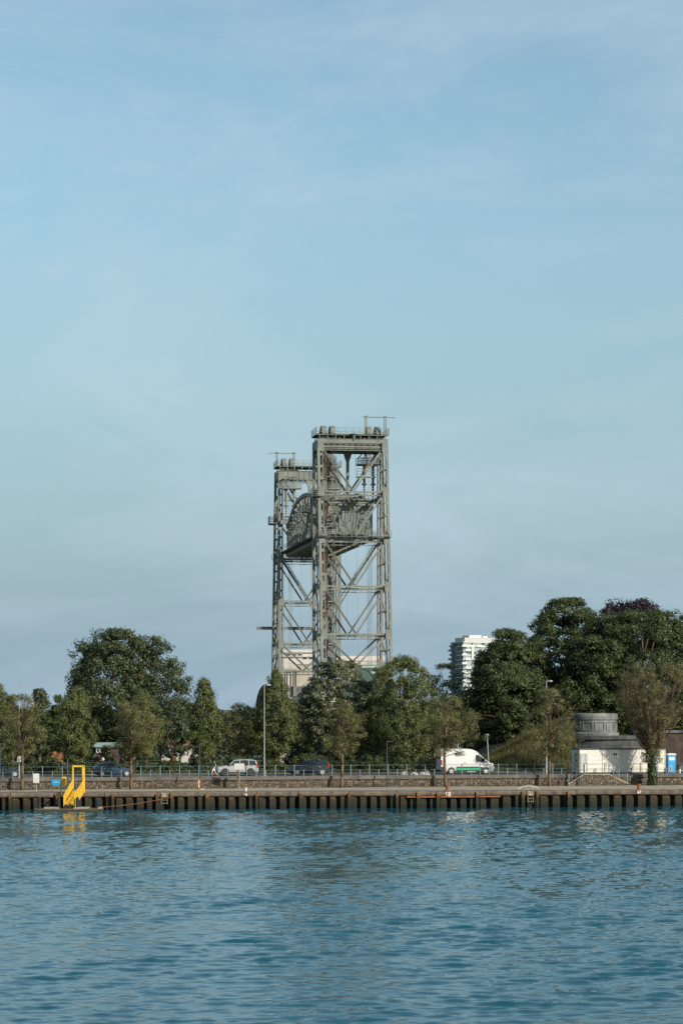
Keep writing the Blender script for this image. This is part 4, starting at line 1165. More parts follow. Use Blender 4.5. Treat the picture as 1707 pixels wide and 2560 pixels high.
def car(name, label, px, off, facing, stations, wheels, wr, paintm, side_wins, front_glass, rear_glass, rimm='rim', cat='car', extra=None):
    """stations: (x, z_bottom, z_belt, z_top, half width at belt, half width at roof); local +x is forward"""
    p = wall_pt(px, off)
    r = empty(name, (p.x, p.y, ST - .018), label, cat, rz=WA + (0 if facing > 0 else math.pi))
    rings = []
    for (x, zb, zl, zt, wb, wt) in stations:
        zl = min(zl, zt - .02)
        half = [(wb * .86, zb), (wb * .97, zb + .10), (wb, zb + (zl - zb) * .45), (wb * .985, zl - .03), (wb * .955, zl), (wt, max(zl + .005, zt - .10)), (wt * .90, zt - .02), (wt * .5, zt + .005)]
        rings.append([(x, y, z) for y, z in half] + [(x, -y, z) for y, z in reversed(half)])
    m_ = MB(); k = len(rings[0]); vs = [p_ for rg in rings for p_ in rg]; fs = []
    for i in range(len(rings) - 1):
        for j in range(k): fs.append((i * k + j, i * k + (j + 1) % k, (i + 1) * k + (j + 1) % k, (i + 1) * k + j))
    fs += [tuple(range(k)), tuple((len(rings) - 1) * k + j for j in reversed(range(k)))]
    m_.add(vs, fs); body = m_.build('body', M[paintm], r, local=True)
    me = body.data
    me.polygons.foreach_set('use_smooth', [True] * len(me.polygons))
    bv = body.modifiers.new('es', 'EDGE_SPLIT'); bv.split_angle = R(32)
    X_ = [s_[0] for s_ in stations]
    def prof(x):
        if X_[0] > X_[-1]: xs_ = X_[::-1]; ss = stations[::-1]
        else: xs_ = X_; ss = stations
        return [float(np.interp(x, xs_, [s_[q] for s_ in ss])) for q in range(1, 6)]
    def ysurf(x, z):
        zb, zl, zt, wb, wt = prof(x); zl = min(zl, zt - .02)
        if z <= zl: return wb
        return wb * .955 + (wt - wb * .955) * min(1, (z - zl) / max(.05, zt - .10 - zl))
    for poly in side_wins:
        for sd in (1, -1):
            m_ = MB(); q = [(x, sd * (ysurf(x, z) + .035), z) for x, z in poly]
            m_.add(q, [tuple(range(len(q)))]); m_.build('side_window', M['glass'], r, local=True)
    for nm, gl in (('windscreen', front_glass), ('rear_window', rear_glass)):
        if gl:
            (x0, z0, w0), (x1, z1, w1) = gl; e = .012 if x0 > x1 else -.012
            m_ = MB(); m_.add([(x0 + e, -w0, z0 + .012), (x0 + e, w0, z0 + .012), (x1 + e, w1, z1 + .012), (x1 + e, -w1, z1 + .012)], [(0, 1, 2, 3)]); m_.build(nm, M['glass'], r, local=True)
    for wx in wheels:
        for sd in (1, -1):
            y = sd * (prof(wx)[3] + .006)
            m_ = MB(); n = 20; ar = wr * 1.19
            pts = [(wx + ar * math.cos(math.pi * 2 * i / n), y, max(prof(wx)[0] - .06, wr + ar * math.sin(math.pi * 2 * i / n))) for i in range(n)]
            m_.add(pts, [tuple(range(n))]); m_.build('wheel_arch', M['trim'], r, local=True)
            m_ = MB(); m_.lathe((wx, y - sd * .20, wr), [(wr * .62, 0), (wr * .95, 0), (wr, sd * .03), (wr, sd * .19), (wr * .95, sd * .22), (wr * .66, sd * .215)], 22, 'y')
            w_ = m_.build('wheel', M['tyre'], r, local=True)
            m_ = MB()
            m_.lathe((wx, y, wr), [(wr * .60, sd * .0), (wr * .68, sd * .022), (wr * .60, sd * .024), (wr * .58, sd * .004)], 22, 'y')
            for i in range(5):
                a = 2 * math.pi * i / 5 + .3; m_.beam((wx, y + sd * .018, wr), (wx + wr * .62 * math.cos(a), y + sd * .02, wr + wr * .62 * math.sin(a)), .10 * wr / .33, .016, side=(math.sin(a), 0, -math.cos(a)))
            m_.lathe((wx, y, wr), [(wr * .2, sd * .0), (wr * .18, sd * .03)], 12, 'y')
            m_.build('rim', M[rimm], w_, local=True)
    if extra: extra(r, ysurf, prof)
    return r

def std_extra(front_x, rear_x, lz, hw, rear_lamp=(.72, .95), mirror=(.6, .95), handles=(), sill=True, plate=True, x_r=None, hl=.18):
    def fn(r, ys, prof):
        for sd in (1, -1):
            w = prof(front_x)[3]
            m_ = MB(); m_.hexa([(front_x - .32, sd * (ys(front_x - .32, lz) + .01), lz - .09), (front_x + .02, sd * (w * .78), lz - .09), (front_x + .015, sd * (w * .55), lz - .08), (front_x - .3, sd * (w * .7), lz - .08),
                                (front_x - .36, sd * (ys(front_x - .36, lz) + .01), lz + .07), (front_x - .04, sd * (w * .78), lz + .05), (front_x - .04, sd * (w * .55), lz + .05), (front_x - .3, sd * (w * .7), lz + .07)])
            m_.build('headlight', M['clear_lamp'], r, local=True)
            m_ = MB(); y_ = ys(rear_x + .12, rear_lamp[0])
            m_.box(rear_x - .015, rear_x + hl, min(sd * (y_ - .16), sd * (y_ + .012)), max(sd * (y_ - .16), sd * (y_ + .012)), rear_lamp[0], rear_lamp[1]); m_.build('tail_light', M['red_lamp'], r, local=True)
            y_ = ys(mirror[0], mirror[1]); m_ = MB(); m_.box(mirror[0] - .07, mirror[0] + .07, min(sd * y_, sd * (y_ + .2)), max(sd * y_, sd * (y_ + .2)), mirror[1] - .03, mirror[1] + .12); m_.build('mirror', M['trim'], r, local=True)
            for hx, hz_ in handles:
                y_ = ys(hx, hz_); m_ = MB(); m_.box(hx - .09, hx + .09, min(sd * y_, sd * (y_ + .03)), max(sd * y_, sd * (y_ + .03)), hz_ - .015, hz_ + .02); m_.build('door_handle', M['rim'], r, local=True)
            for dx in [h[0] + .12 for h in handles]:
                pass
        m_ = MB(); m_.box(front_x - .10, front_x + .045, -hw * .86, hw * .86, .24, .46); m_.build('front_bumper', M['trim'], r, local=True)
        m_ = MB(); m_.box(rear_x - .045, rear_x + .1, -hw * .88, hw * .88, .26, .48); m_.build('rear_bumper', M['trim'], r, local=True)
        if plate:
            m_ = MB(); m_.box(rear_x - .06, rear_x - .046, -.26, .26, .5, .62); m_.build('number_plate', M['yellow'], r, local=True)
    return fn

hatch = [(2.08, .30, .60, .62, .62, .45), (1.95, .22, .66, .74, .80, .60), (1.35, .20, .80, .88, .87, .74), (.80, .19, .88, .98, .88, .74), (.10, .19, .92, 1.42, .88, .62), (-.5, .19, .93, 1.48, .88, .62), (-1.2, .2, .95, 1.44, .88, .62), (-1.7, .22, .96, 1.30, .86, .64), (-2.0, .26, .94, .99, .82, .66), (-2.08, .32, .80, .84, .76, .62)]
hw_side = [[(.62, .97), (-.28, .98), (-.28, 1.38), (-.05, 1.37), (.22, 1.28)], [(-.36, .98), (-1.12, 1.0), (-1.18, 1.34), (-.36, 1.385)], [(-1.2, 1.0), (-1.62, 1.04), (-1.32, 1.31)]]
fr_g = ((.84, .96, .68), (.12, 1.40, .58)); re_g = ((-1.97, 1.0, .62), (-1.66, 1.30, .56))
car('hatchback_car', 'dark blue hatchback parked on the street behind the fence', 284, 4.6, 1, hatch, (1.28, -1.28), .31, 'p_blue', hw_side, fr_g, re_g, extra=std_extra(2.02, -2.03, .62, .86, handles=((-.2, .80), (-1.05, .82))))
car('hatchback_car', 'very dark green car cut off by the left edge', 5, 4.6, 1, hatch, (1.28, -1.28), .31, 'p_green', hw_side, fr_g, re_g, extra=std_extra(2.02, -2.03, .62, .86, handles=((-.2, .80), (-1.05, .82))))
mpv = [(2.12, .30, .62, .66, .66, .5), (1.98, .22, .72, .82, .82, .62), (1.35, .20, .88, .98, .88, .76), (1.05, .2, .94, 1.06, .89, .76), (.25, .2, .98, 1.58, .89, .68), (-.6, .2, .99, 1.66, .89, .68), (-1.6, .2, 1.0, 1.63, .89, .68), (-2.02, .24, 1.0, 1.50, .88, .70), (-2.16, .28, .96, 1.02, .85, .74), (-2.2, .34, .78, .82, .80, .7)]
car('people_carrier', 'very dark people carrier driving left behind the fence', 770, 5.0, -1, mpv, (1.35, -1.35), .32, 'p_dark', [[(.86, 1.02), (-.2, 1.04), (-.2, 1.54), (.25, 1.50)], [(-.28, 1.04), (-1.2, 1.05), (-1.2, 1.55), (-.28, 1.55)], [(-1.28, 1.05), (-1.95, 1.06), (-1.8, 1.50), (-1.28, 1.54)]], ((1.06, 1.04, .70), (.28, 1.55, .62)), ((-2.17, 1.02, .68), (-2.03, 1.48, .62)), extra=std_extra(2.08, -2.15, .68, .88, rear_lamp=(.8, 1.2), handles=((-.1, .86), (-1.1, .88))))
suv = [(2.18, .36, .78, .82, .68, .52), (2.05, .30, .86, .95, .84, .66), (1.3, .28, .98, 1.06, .90, .8), (1.0, .28, 1.0, 1.10, .9, .78), (.35, .28, 1.04, 1.64, .9, .72), (-.5, .28, 1.05, 1.72, .9, .72), (-1.6, .28, 1.06, 1.70, .9, .72), (-2.0, .30, 1.06, 1.60, .89, .73), (-2.15, .34, 1.04, 1.10, .87, .78), (-2.2, .40, .80, .84, .84, .74)]
def suv_extra(r, ys, prof):
    std_extra(2.1, -2.16, .80, .9, rear_lamp=(.85, 1.25), mirror=(.85, 1.08), handles=((-.05, .94), (-.95, .95)))(r, ys, prof)
    for sd in (1, -1):
        MB().box(-2.0, 1.9, min(sd * .88, sd * .925), max(sd * .88, sd * .925), .28, .42).build('sill', M['trim'], r, local=True)
        MB().tube((.1, sd * .66, 1.77), (-1.8, sd * .66, 1.76), .022).build('roof_rail', M['trim'], r, local=True)
car('off_road_car', 'silver off-road car parked behind the white warning sign', 591, 4.4, -1, suv, (1.35, -1.35), .37, 'p_silver', [[(.82, 1.09), (-.2, 1.1), (-.2, 1.62), (.32, 1.58)], [(-.3, 1.1), (-1.15, 1.11), (-1.15, 1.63), (-.3, 1.63)], [(-1.25, 1.11), (-1.98, 1.12), (-1.85, 1.58), (-1.25, 1.62)]], ((1.02, 1.08, .72), (.38, 1.62, .66)), ((-2.15, 1.1, .70), (-2.02, 1.58, .66)), rimm='rim_dark', extra=suv_extra)
van = [(2.99, .40, .86, .90, .78, .62), (2.86, .30, 1.02, 1.12, .94, .76), (2.45, .28, 1.18, 1.28, 1.0, .86), (2.0, .28, 1.26, 1.60, 1.01, .88), (1.35, .28, 1.30, 2.20, 1.01, .86), (.95, .28, 1.32, 2.50, 1.01, .86), (.50, .28, 1.32, 2.68, 1.01, .87), (0, .28, 1.32, 2.73, 1.01, .88), (-.4, .28, 1.34, 2.74, 1.01, .88), (-2.0, .28, 1.34, 2.74, 1.01, .89), (-2.75, .30, 1.34, 2.72, 1.01, .90), (-2.98, .36, 1.32, 2.66, .99, .90)]
def van_extra(r, ys, prof):
    for sd in (1, -1):
        def sb(nm, m, x0, x1, z0, z1, o=.014): 
            y0 = 1.0; return MB().box(x0, x1, min(sd * (y0 - .02), sd * (y0 + o)), max(sd * (y0 - .02), sd * (y0 + o)), z0, z1).build(nm, M[m], r, local=True)
        sb('sill_trim', 'trim', -2.96, -2.42, .30, .82, .03); sb('sill_trim', 'trim', -1.30, 1.72, .30, .78, .018); sb('green_stripe', 'van_green', -1.25, 1.35, .46, .68, .03)
        sb('rubbing_strip', 'trim', -1.3, 1.2, .80, .84, .03); sb('side_step', 'rim', -.1, .8, .27, .32, .09)
        sb('door_seam', 'trim', 1.0, 1.015, .8, 2.2, .004) if False else None
        MB().box(-2.99, -2.86, min(sd * .86, sd * 1.012), max(sd * .86, sd * 1.012), 1.05, 1.55).build('tail_light', M['red_lamp'], r, local=True)
        MB().hexa([(2.62, sd * .97, .98), (2.90, sd * .86, .94), (2.90, sd * .6, .94), (2.6, sd * .7, .98), (2.52, sd * .985, 1.20), (2.78, sd * .84, 1.16), (2.78, sd * .6, 1.16), (2.5, sd * .7, 1.2)]).build('headlight', M['clear_lamp'], r, local=True)
        MB().box(1.62, 1.80, min(sd * 1.0, sd * 1.26), max(sd * 1.0, sd * 1.26), 1.36, 1.72).build('mirror', M['trim'], r, local=True)
        for hx in (1.0, -.35): MB().box(hx - .1, hx + .1, min(sd * 1.0, sd * 1.04), max(sd * 1.0, sd * 1.04), 1.18, 1.23).build('door_handle', M['trim'], r, local=True)
    MB().box(2.80, 3.03, -.88, .88, .32, .62).build('front_bumper', M['trim'], r, local=True)
    MB().box(2.86, 2.95, -.55, .55, .66, .92).build('grille', M['trim'], r, local=True)
    MB().box(-3.08, -2.9, -.92, .92, .34, .56).build('rear_bumper', M['trim'], r, local=True)
    for sd in (1, -1): MB().box(-2.995, -2.982, min(sd * .08, sd * .78), max(sd * .08, sd * .78), 1.65, 2.35).build('rear_window', M['glass'], r, local=True)
car('delivery_van', 'large white high-roof van with a green stripe on the street', 1163, 4.6, 1, van, (1.98, -1.83), .355, 'p_white', [[(2.12, 1.30), (1.62, 1.32), (.88, 1.36), (.88, 2.08), (1.22, 2.06), (1.52, 1.86)]], ((2.36, 1.34, .76), (1.0, 2.44, .74)), None, cat='van', extra=van_extra)

# boulders at the kerb
for i, (px, w, h, lab) in enumerate(((1010, 20, 9, 'grey boulder, leftmost of the four beside the street'), (1034, 20, 7, 'pale flat boulder second from the left beside the street'), (1055, 18, 7, 'pale flat boulder third from the left beside the street'), (1065, 19, 10, 'grey boulder nearest the white van'))):
    p = wall_pt(px, 1.0 + (.9 if i in (0, 3) else 0)); bm = bmesh.new(); bmesh.ops.create_icosphere(bm, subdivisions=3, radius=1.0)
    g = random.Random(i)
    for v in bm.verts:
        n_ = 1 + .08 * math.sin(3 * v.co.x + i) * math.sin(4 * v.co.y) + .06 * math.sin(7 * v.co.z + 3 * v.co.x)
        v.co = Vector((v.co.x * w / 2 / 23.5 * n_, v.co.y * .42 * n_, max(-.12, v.co.z) * h / 23.5 * n_))
    me = bpy.data.meshes.new('boulder'); bm.to_mesh(me); bm.free(); me.materials.append(M['boulder']); me.polygons.foreach_set('use_smooth', [True] * len(me.polygons))
    o = bpy.data.objects.new('boulder', me); o.location = (p.x, p.y, ST + .05); put(o); tag(o, lab, 'boulder', 'boulders beside the street')

# ------------------------------------------------------------------ lamps, signs, posts
def street_lamp(px, py_top, p, base_z, mname, label, head='arm', r0=.058, r1=.036, lean=0.0, group='street lamps', box=None):
    z1 = H - (py_top - YH) / F * p.y
    r = empty('street_lamp', (p.x, p.y, base_z), label, 'lamp', group)
    top = Vector((p.x - lean, p.y, z1)); bot = Vector((p.x, p.y, base_z))
    m_ = MB(); m_.tube(bot, bot.lerp(top, .12), r0 * 1.3, r0 * 1.25, 10); m_.tube(bot.lerp(top, .12), top, r0, r1, 10); m_.build('pole', M[mname], r, smooth=False)
    m_ = MB()
    if head == 'arm':
        m_.tube(top, top + Vector((.25, 0, .10)), .04, n=6); m_.lathe(top + Vector((.42, 0, .06)), [(.05, .10), (.22, .05), (.26, -.03), (.18, -.10)], 12)
    elif head == 'globe':
        m_.lathe(top, [(.06, -.05), (.20, .05), (.22, .20), (.12, .30)], 12)
    elif head == 'flat':
        m_.beam(top + Vector((-.05, 0, 0)), top + Vector((.55, 0, .04)), .22, .08)
    else:
        m_.lathe(top, [(.08, -.12), (.22, .02), (.25, .06), (.08, .14)], 12)
    m_.build('lamp_head', M['pole_white'] if head != 'flat' else M[mname], r)
    if box:
        for e in (-.11, .11):
            MB().box(p.x + e - .09, p.x + e + .09, p.y - .14, p.y - .09, box[0], box[1]).build('sign_plate', M['white'], r)
    return r
street_lamp(49, 1716, wall_pt(49, 1.2), ST, 'pole_white', 'tall white lamp post with small plates near the left edge', 'flat', box=(ST + 1.6, ST + 2.2))
street_lamp(661, 1714, wall_pt(661, 1.2), ST, 'pole_white', 'tall white lamp post right of the silver car', 'arm')
street_lamp(1364, 1704, wall_pt(1365, 1.4), ST, 'pole_white', 'tall white lamp post left of the site cabin', 'arm', r0=.085)
street_lamp(500, 1861, wall_pt(500, -3.0), Q, 'pole_dark', 'dark slim lamp post beside the orange marker post', 'flat', .07, .045)
street_lamp(967, 1854, wall_pt(967, -1.6), Q, 'pole_dark', 'dark slim lamp post on the quay under the tall broad linden', 'flat', .07, .045)
street_lamp(1, 1860, wall_pt(1, -3.5), Q, 'pole_dark', 'dark slim lamp post at the left edge of the quay', 'flat', .07, .045)
street_lamp(1218, 1838, wall_pt(1222, 9.6), ST, 'pole_white', 'short leaning pale lamp post right of the van', 'top', .06, .05, lean=.22)
street_lamp(1144, 1845, wall_pt(1144, 12.2), ST, 'pole_white', 'short pale lamp post behind the van', 'top', .06, .05)
street_lamp(1447, 1852, wall_pt(1447, -1.55), Q, 'pole_dark', 'slim dark post with a lamp before the end of the cabin', 'flat', .06, .045)

def sign(name, label, px0, px1, py0, py1, p, base_z, plate_m, posts, post_m='pole_white', marks=(), frame=None, thick=.03):
    Yp = p.y
    x0, x1 = px_x(px0, Yp), px_x(px1, Yp); z0 = H - (py1 - YH) / F * Yp; z1 = H - (py0 - YH) / F * Yp
    r = empty(name, ((x0 + x1) / 2, Yp, base_z), label, 'sign')
    for q in posts: xx = px_x(q, Yp); MB().tube((xx, Yp + .05, base_z), (xx, Yp + .05, max(z0 + .1, z1 - .06)), .028, n=8).build('post', M[post_m], r)
    MB().box(x0, x1, Yp - thick, Yp, z0, z1).build('panel', M[plate_m], r)
    if frame:
        f = MB(); t = .035
        for a in ((x0, x1, z0, z0 + t), (x0, x1, z1 - t, z1), (x0, x0 + t, z0 + t, z1 - t), (x1 - t, x1, z0 + t, z1 - t)): f.box(a[0], a[1], Yp - thick - .012, Yp - thick - .001, a[2], a[3])
        f.build('border', M[frame], r)
    W_, H_ = x1 - x0, z1 - z0
    for (a0, a1, b0, b1, mm) in marks: MB().box(x0 + a0 * W_, x0 + a1 * W_, Yp - thick - .008, Yp - thick - .001, z0 + b0 * H_, z0 + b1 * H_).build('print', M[mm], r)
    return r
pq = lambda px, off: edge_pt(px, off)
sign('notice_board', 'white notice board on one thin post at the quay edge', 84, 99, 1934, 1957, pq(91, 1.3), Q, 'white', (91.5,), marks=((.03, .97, .36, .375, 'grey_panel'), (.1, .9, .2, .21, 'grey_panel'), (.1, .7, .12, .13, 'grey_panel')))
sign('blue_sign', 'bright blue sign with one white line on two thin legs', 130, 152, 1948.5, 1963, pq(141, 1.4), Q, 'blue_sign', (131, 152), 'pole_dark', marks=((.2, .84, .50, .58, 'white'),))
sign('yellow_sign', 'yellow sign on a dark post beside the gangway', 156, 167, 1942, 1961.5, pq(163, 2.2), Q, 'yellow', (169.5,), 'pole_dark', marks=((.2, .8, .62, .66, 'pole_dark'), (.2, .8, .5, .53, 'pole_dark'), (.2, .6, .4, .43, 'pole_dark')))
p_ = pq(169.5, 2.4)
m_ = MB(); m_.tube((p_.x, p_.y, Q), (p_.x, p_.y, H - (1901 - YH) / F * p_.y), .075, n=8); m_.tube((p_.x, p_.y, H - (1901 - YH) / F * p_.y), (p_.x, p_.y, H - (1899 - YH) / F * p_.y), .1, n=8)
m_.thing('mooring_post', M['pole_dark'], (p_.x, p_.y, Q), 'tall dark post behind the yellow sign', 'post')
sign('warning_sign', 'white sign with thin red border in front of the silver car', 585.5, 611.5, 1908, 1925, wall_pt(598, -2.9), Q, 'white', (598.5,), 'pole_white', frame='brick_red', marks=tuple((.15, .85, .30 + .13 * k, .335 + .13 * k, 'grey_panel') for k in range(4)) + ((.15, .85, .15, .18, 'red_lamp'),))
p_ = wall_pt(594.5, -1.6); m_ = MB(); m_.box(p_.x - .11, p_.x + .11, p_.y - .1, p_.y + .1, Q, H - (1928 - YH) / F * p_.y); m_.box(p_.x - .13, p_.x + .13, p_.y - .12, p_.y + .12, H - (1928 - YH) / F * p_.y, H - (1927 - YH) / F * p_.y)
m_.thing('timber_post', M['timber'], (p_.x, p_.y, Q), 'thick brown timber post behind the white sign pole', 'post')
p_ = wall_pt(497.5, -3.3); r_ = empty('marker_post', (p_.x, p_.y, Q), 'orange and white striped marker post on the quay', 'marker post'); zt_ = H - (1948 - YH) / F * p_.y
for k in range(5):
    z0 = Q + .06 + (zt_ - Q - .06) * k / 5; MB().tube((p_.x, p_.y, z0), (p_.x, p_.y, z0 + (zt_ - Q - .06) / 5), .075, n=10).build('band', M['orange'] if k % 2 == 0 else M['white'], r_)
MB().lathe((p_.x, p_.y, Q), [(.2, 0), (.18, .06), (.08, .07)], 12).build('foot', M['black_rubber'], r_)
p_ = pq(614, 1.9); r_ = empty('paint_bucket', (p_.x, p_.y, Q), 'white bucket standing at the quay edge beside the sign pole', 'bucket')
MB().lathe((p_.x, p_.y, Q), [(.13, 0), (.17, .30), (.20, .31), (.20, .35), (.16, .35)], 14).build('body', M['white'], r_)
MB().path([Vector((p_.x - .19 * math.cos(a), p_.y, Q + .33 + .07 * math.sin(a) * -1)) for a in np.linspace(0, math.pi, 8)], .012, 4).build('handle', M['rust_iron'], r_)
MB().box(p_.x - .06, p_.x + .06, p_.y - .175, p_.y - .165, Q + .12, Q + .17).build('print', M['red_lamp'], r_)
# rusty bollards
for px, lab in ((1118, 'rusty mooring bollard above the painted number 68'), (1595.5, 'orange rusty mooring bollard above the painted number 67')):
    p_ = edge_pt(px, 1.75 if px < 1200 else 3.2); r_ = empty('mooring_bollard', (p_.x, p_.y, Q), lab, 'bollard', 'rusty bollards on the quay')
    MB().lathe((p_.x, p_.y, Q), [(.30, 0), (.30, .03), (.17, .06), (.16, .36), (.20, .40), (.22, .46), (.16, .52), (.06, .54)], 18).build('post', M['rust_iron'], r_)
    MB().lathe((p_.x, p_.y, Q + .004), [(.36, 0), (.36, .025), (.31, .026)], 8).build('base_plate', M['rust_iron'], r_)
# painted berth numbers on the coping
def number(txt, px, py, size, label, m='white', bold=.012):
    p_ = edge_pt(px, -.145); z_ = H - (py - YH) / F * p_.y
    cu = bpy.data.curves.new('number', 'FONT'); cu.body = txt; cu.size = size; cu.extrude = .004; cu.offset = bold; cu.align_x = 'CENTER'; cu.align_y = 'CENTER'
    to = bpy.data.objects.new('tmp', cu); COL.objects.link(to); dg = bpy.context.evaluated_depsgraph_get()
    me = bpy.data.meshes.new_from_object(to.evaluated_get(dg)); bpy.data.objects.remove(to)
    me.materials.clear(); me.materials.append(M[m])
    o = bpy.data.objects.new('painted_number', me); o.location = p_ + Vector((0, 0, z_)); o.rotation_euler = (R(90), 0, EA); put(o)
    tag(o, label, 'number', 'berth numbers on the quay edge')
number('68', 1119, 1986, .60, 'bold white painted 68 on the quay edge', bold=.014)
number('67', 1596.5, 1980.5, .38, 'faint white digits below the orange rusty bollard on the quay edge', 'marking')
number('69', 614, 1987, .36, 'faint white digits on the quay edge below the white bucket', 'marking')
# ladders
M['ladder'] = mat('galvanised_ladder', (0.26, 0.22, 0.16), 0.7, var=0.3, scale=4)
for px, arch, lab in ((1325.5, True, 'steel quay ladder with white arched grab rail'), (411.5, False, 'steel quay ladder left of the orange marker post')):
    p_ = edge_pt(px, -.2); r_ = empty('quay_ladder', (p_.x, p_.y, 0), lab, 'ladder', 'ladders down the quay front')
    for e in (-.29, .29): MB().beam(p_ + te * e + Vector((0, 0, .5)), p_ + te * e + Vector((0, 0, Q + .1)), .035, .05).build('stile', M['ladder'], r_)
    for k in range(4): MB().tube(p_ + te * -.29 + Vector((0, 0, .62 + k * .30)), p_ + te * .29 + Vector((0, 0, .62 + k * .30)), .02, n=6).build('rung', M['ladder'], r_)
    MB().obox(p_ - ne * .06, te, ne, .22, .02, Q - .45, Q - .05).build('backing_plate', M['paving'], r_)
    if arch:
        pts = [p_ - ne * .9 + te * (1.05 * math.cos(a)) + Vector((0, 0, Q + .04 + .42 * math.sin(a))) for a in np.linspace(.12, math.pi - .12, 13)]
        MB().path(pts, .032, 6).build('grab_rail', M['white'], r_)
        for e in (-.29, .29): MB().tube(p_ + te * e + Vector((0, 0, Q + .1)), p_ - ne * .9 + te * e + Vector((0, 0, Q + .44)), .022, n=6).build('grab_rail', M['white'], r_)
    else:
        pts = [p_ - ne * .7 + te * (.7 * math.cos(a)) + Vector((0, 0, Q + .03 + .25 * math.sin(a))) for a in np.linspace(.12, math.pi - .12, 9)]
        MB().path(pts, .022, 5).build('grab_rail', M['pole_white'], r_)

# ------------------------------------------------------------------ pontoon and yellow gangway
Yp = 230.2; xa, xb = px_x(90, Yp), px_x(257, Yp)
r_ = empty('pontoon', ((xa + xb) / 2, Yp, -.3), 'low floating pontoon at the foot of the yellow gangway', 'pontoon')
MB().box(xa, xb, Yp - .9, Yp + 1.1, -.4, .20).build('hull', M['pontoon_hull'], r_)
MB().box(xa + .02, xb - .02, Yp - .92, Yp + 1.12, .20, .30).build('rubbing_strake', M['timber'], r_)
for a, b_ in ((.14, .36), (.58, .80), (.94, .99)):
    MB().box(xa + (xb - xa) * a, xa + (xb - xa) * b_, Yp - .8, Yp + 1.0, .30, .42).build('deck_plate', M['pontoon'], r_)
for px in (101, 149, 196, 245):
    x = px_x(px, Yp); q = MB(); q.lathe((x, Yp - .55, .30), [(.17, 0), (.17, .28), (.13, .30), (.13, .34), (.17, .36), (.17, .62), (.13, .64), (.13, .68), (.17, .70), (.17, .98), (.13, 1.02), (.05, 1.1)], 16)
    q.build('fender_roller', M['black_rubber'], r_, smooth=False)
for px in (168, 178): MB().lathe((px_x(px, Yp), Yp - .7, .52), [(.1, -.12), (.2, -.12), (.2, .12), (.1, .12)], 14, 'y').build('tyre', M['black_rubber'], r_)
Yg0 = edge_pt(198).y - .05; Yg1 = Yp - .2
xt0, xt1 = px_x(183.5, Yg0), px_x(210, Yg0); xb0, xb1 = px_x(161, Yg1), px_x(187, Yg1)
zt_, zb_ = Q + .12, .50
r_ = empty('gangway', ((xb0 + xb1) / 2, Yg1, .42), 'yellow steel gangway with portal frame down to the pontoon', 'gangway')
ztop = H - (1916 - YH) / F * Yg0
for x in (xt0, xt1):
    MB().beam((x, Yg0, zt_ - .12), (x, Yg0, ztop), .13 if x == xt0 else .24, .14, side=(1, 0, 0)).build('portal_post', M['yellow'], r_)
MB().beam((xt0 - .06, Yg0, ztop + .02), (xt1 + .12, Yg0, ztop + .02), .14, .16, side=(0, 1, 0)).build('portal_beam', M['yellow'], r_)
for xa_, xb_ in ((xt0, xb0), (xt1, xb1)):
    T0, B0_ = Vector((xa_, Yg0 - .1, zt_)), Vector((xb_, Yg1, zb_))
    MB().beam(T0, B0_, .07, .22, side=(1, 0, 0)).build('side_beam', M['yellow'], r_)
    MB().beam(T0 + Vector((0, 0, 1.08)), B0_ + Vector((0, 0, 1.08)), .08, .10, side=(1, 0, 0)).build('handrail', M['yellow'], r_)
    MB().beam(T0 + Vector((0, 0, .6)), B0_ + Vector((0, 0, .6)), .04, .06, side=(1, 0, 0)).build('mid_rail', M['yellow'], r_)
    for k in range(13):
        q = T0.lerp(B0_, k / 12); w_ = .12 if k in (0, 12) else .055
        MB().beam(q, q + Vector((0, 0, 1.06)), w_, .06, side=(1, 0, 0)).build('baluster', M['yellow'], r_)
for k in range(15):
    f0 = (k + .1) / 15; f1 = (k + .9) / 15
    a0_ = Vector((xt0 + .05, Yg0 - .1, zt_)).lerp(Vector((xb0 + .05, Yg1, zb_)), f0); a1_ = Vector((xt1 - .05, Yg0 - .1, zt_)).lerp(Vector((xb1 - .05, Yg1, zb_)), f0)
    b0_ = Vector((xt0 + .05, Yg0 - .1, zt_)).lerp(Vector((xb0 + .05, Yg1, zb_)), f1); b1_ = Vector((xt1 - .05, Yg0 - .1, zt_)).lerp(Vector((xb1 - .05, Yg1, zb_)), f1)
    u_ = Vector((0, 0, .05)); MB().hexa([a0_, a1_, b1_, b0_, a0_ + u_, a1_ + u_, b1_ + u_, b0_ + u_]).build('tread', M['yellow'], r_)
# mooring rope
pa, pb_ = Vector((xb - .1, Yp - .4, .42)), edge_pt(431, -.3, 1.25)
m_ = MB(); pts = [pa.lerp(pb_, t) + Vector((0, 0, -.16 * math.sin(math.pi * t))) for t in np.linspace(0, 1, 14)]
m_.path(pts, .022, 5); o = m_.thing('mooring_rope', M['rust_iron'], tuple(pa), 'thin orange mooring rope from the pontoon to the quay front', 'rope')
# brown litter at the lamp foot
p_ = wall_pt(505, -3.6); m_ = MB(); m_.lathe((p_.x, p_.y, Q), [(.30, 0), (.26, .07), (.12, .13), (.03, .15)], 9); m_.thing('sack', M['paving'], (p_.x, p_.y, Q), 'crumpled pale sack at the foot of the dark lamp post', 'sack')

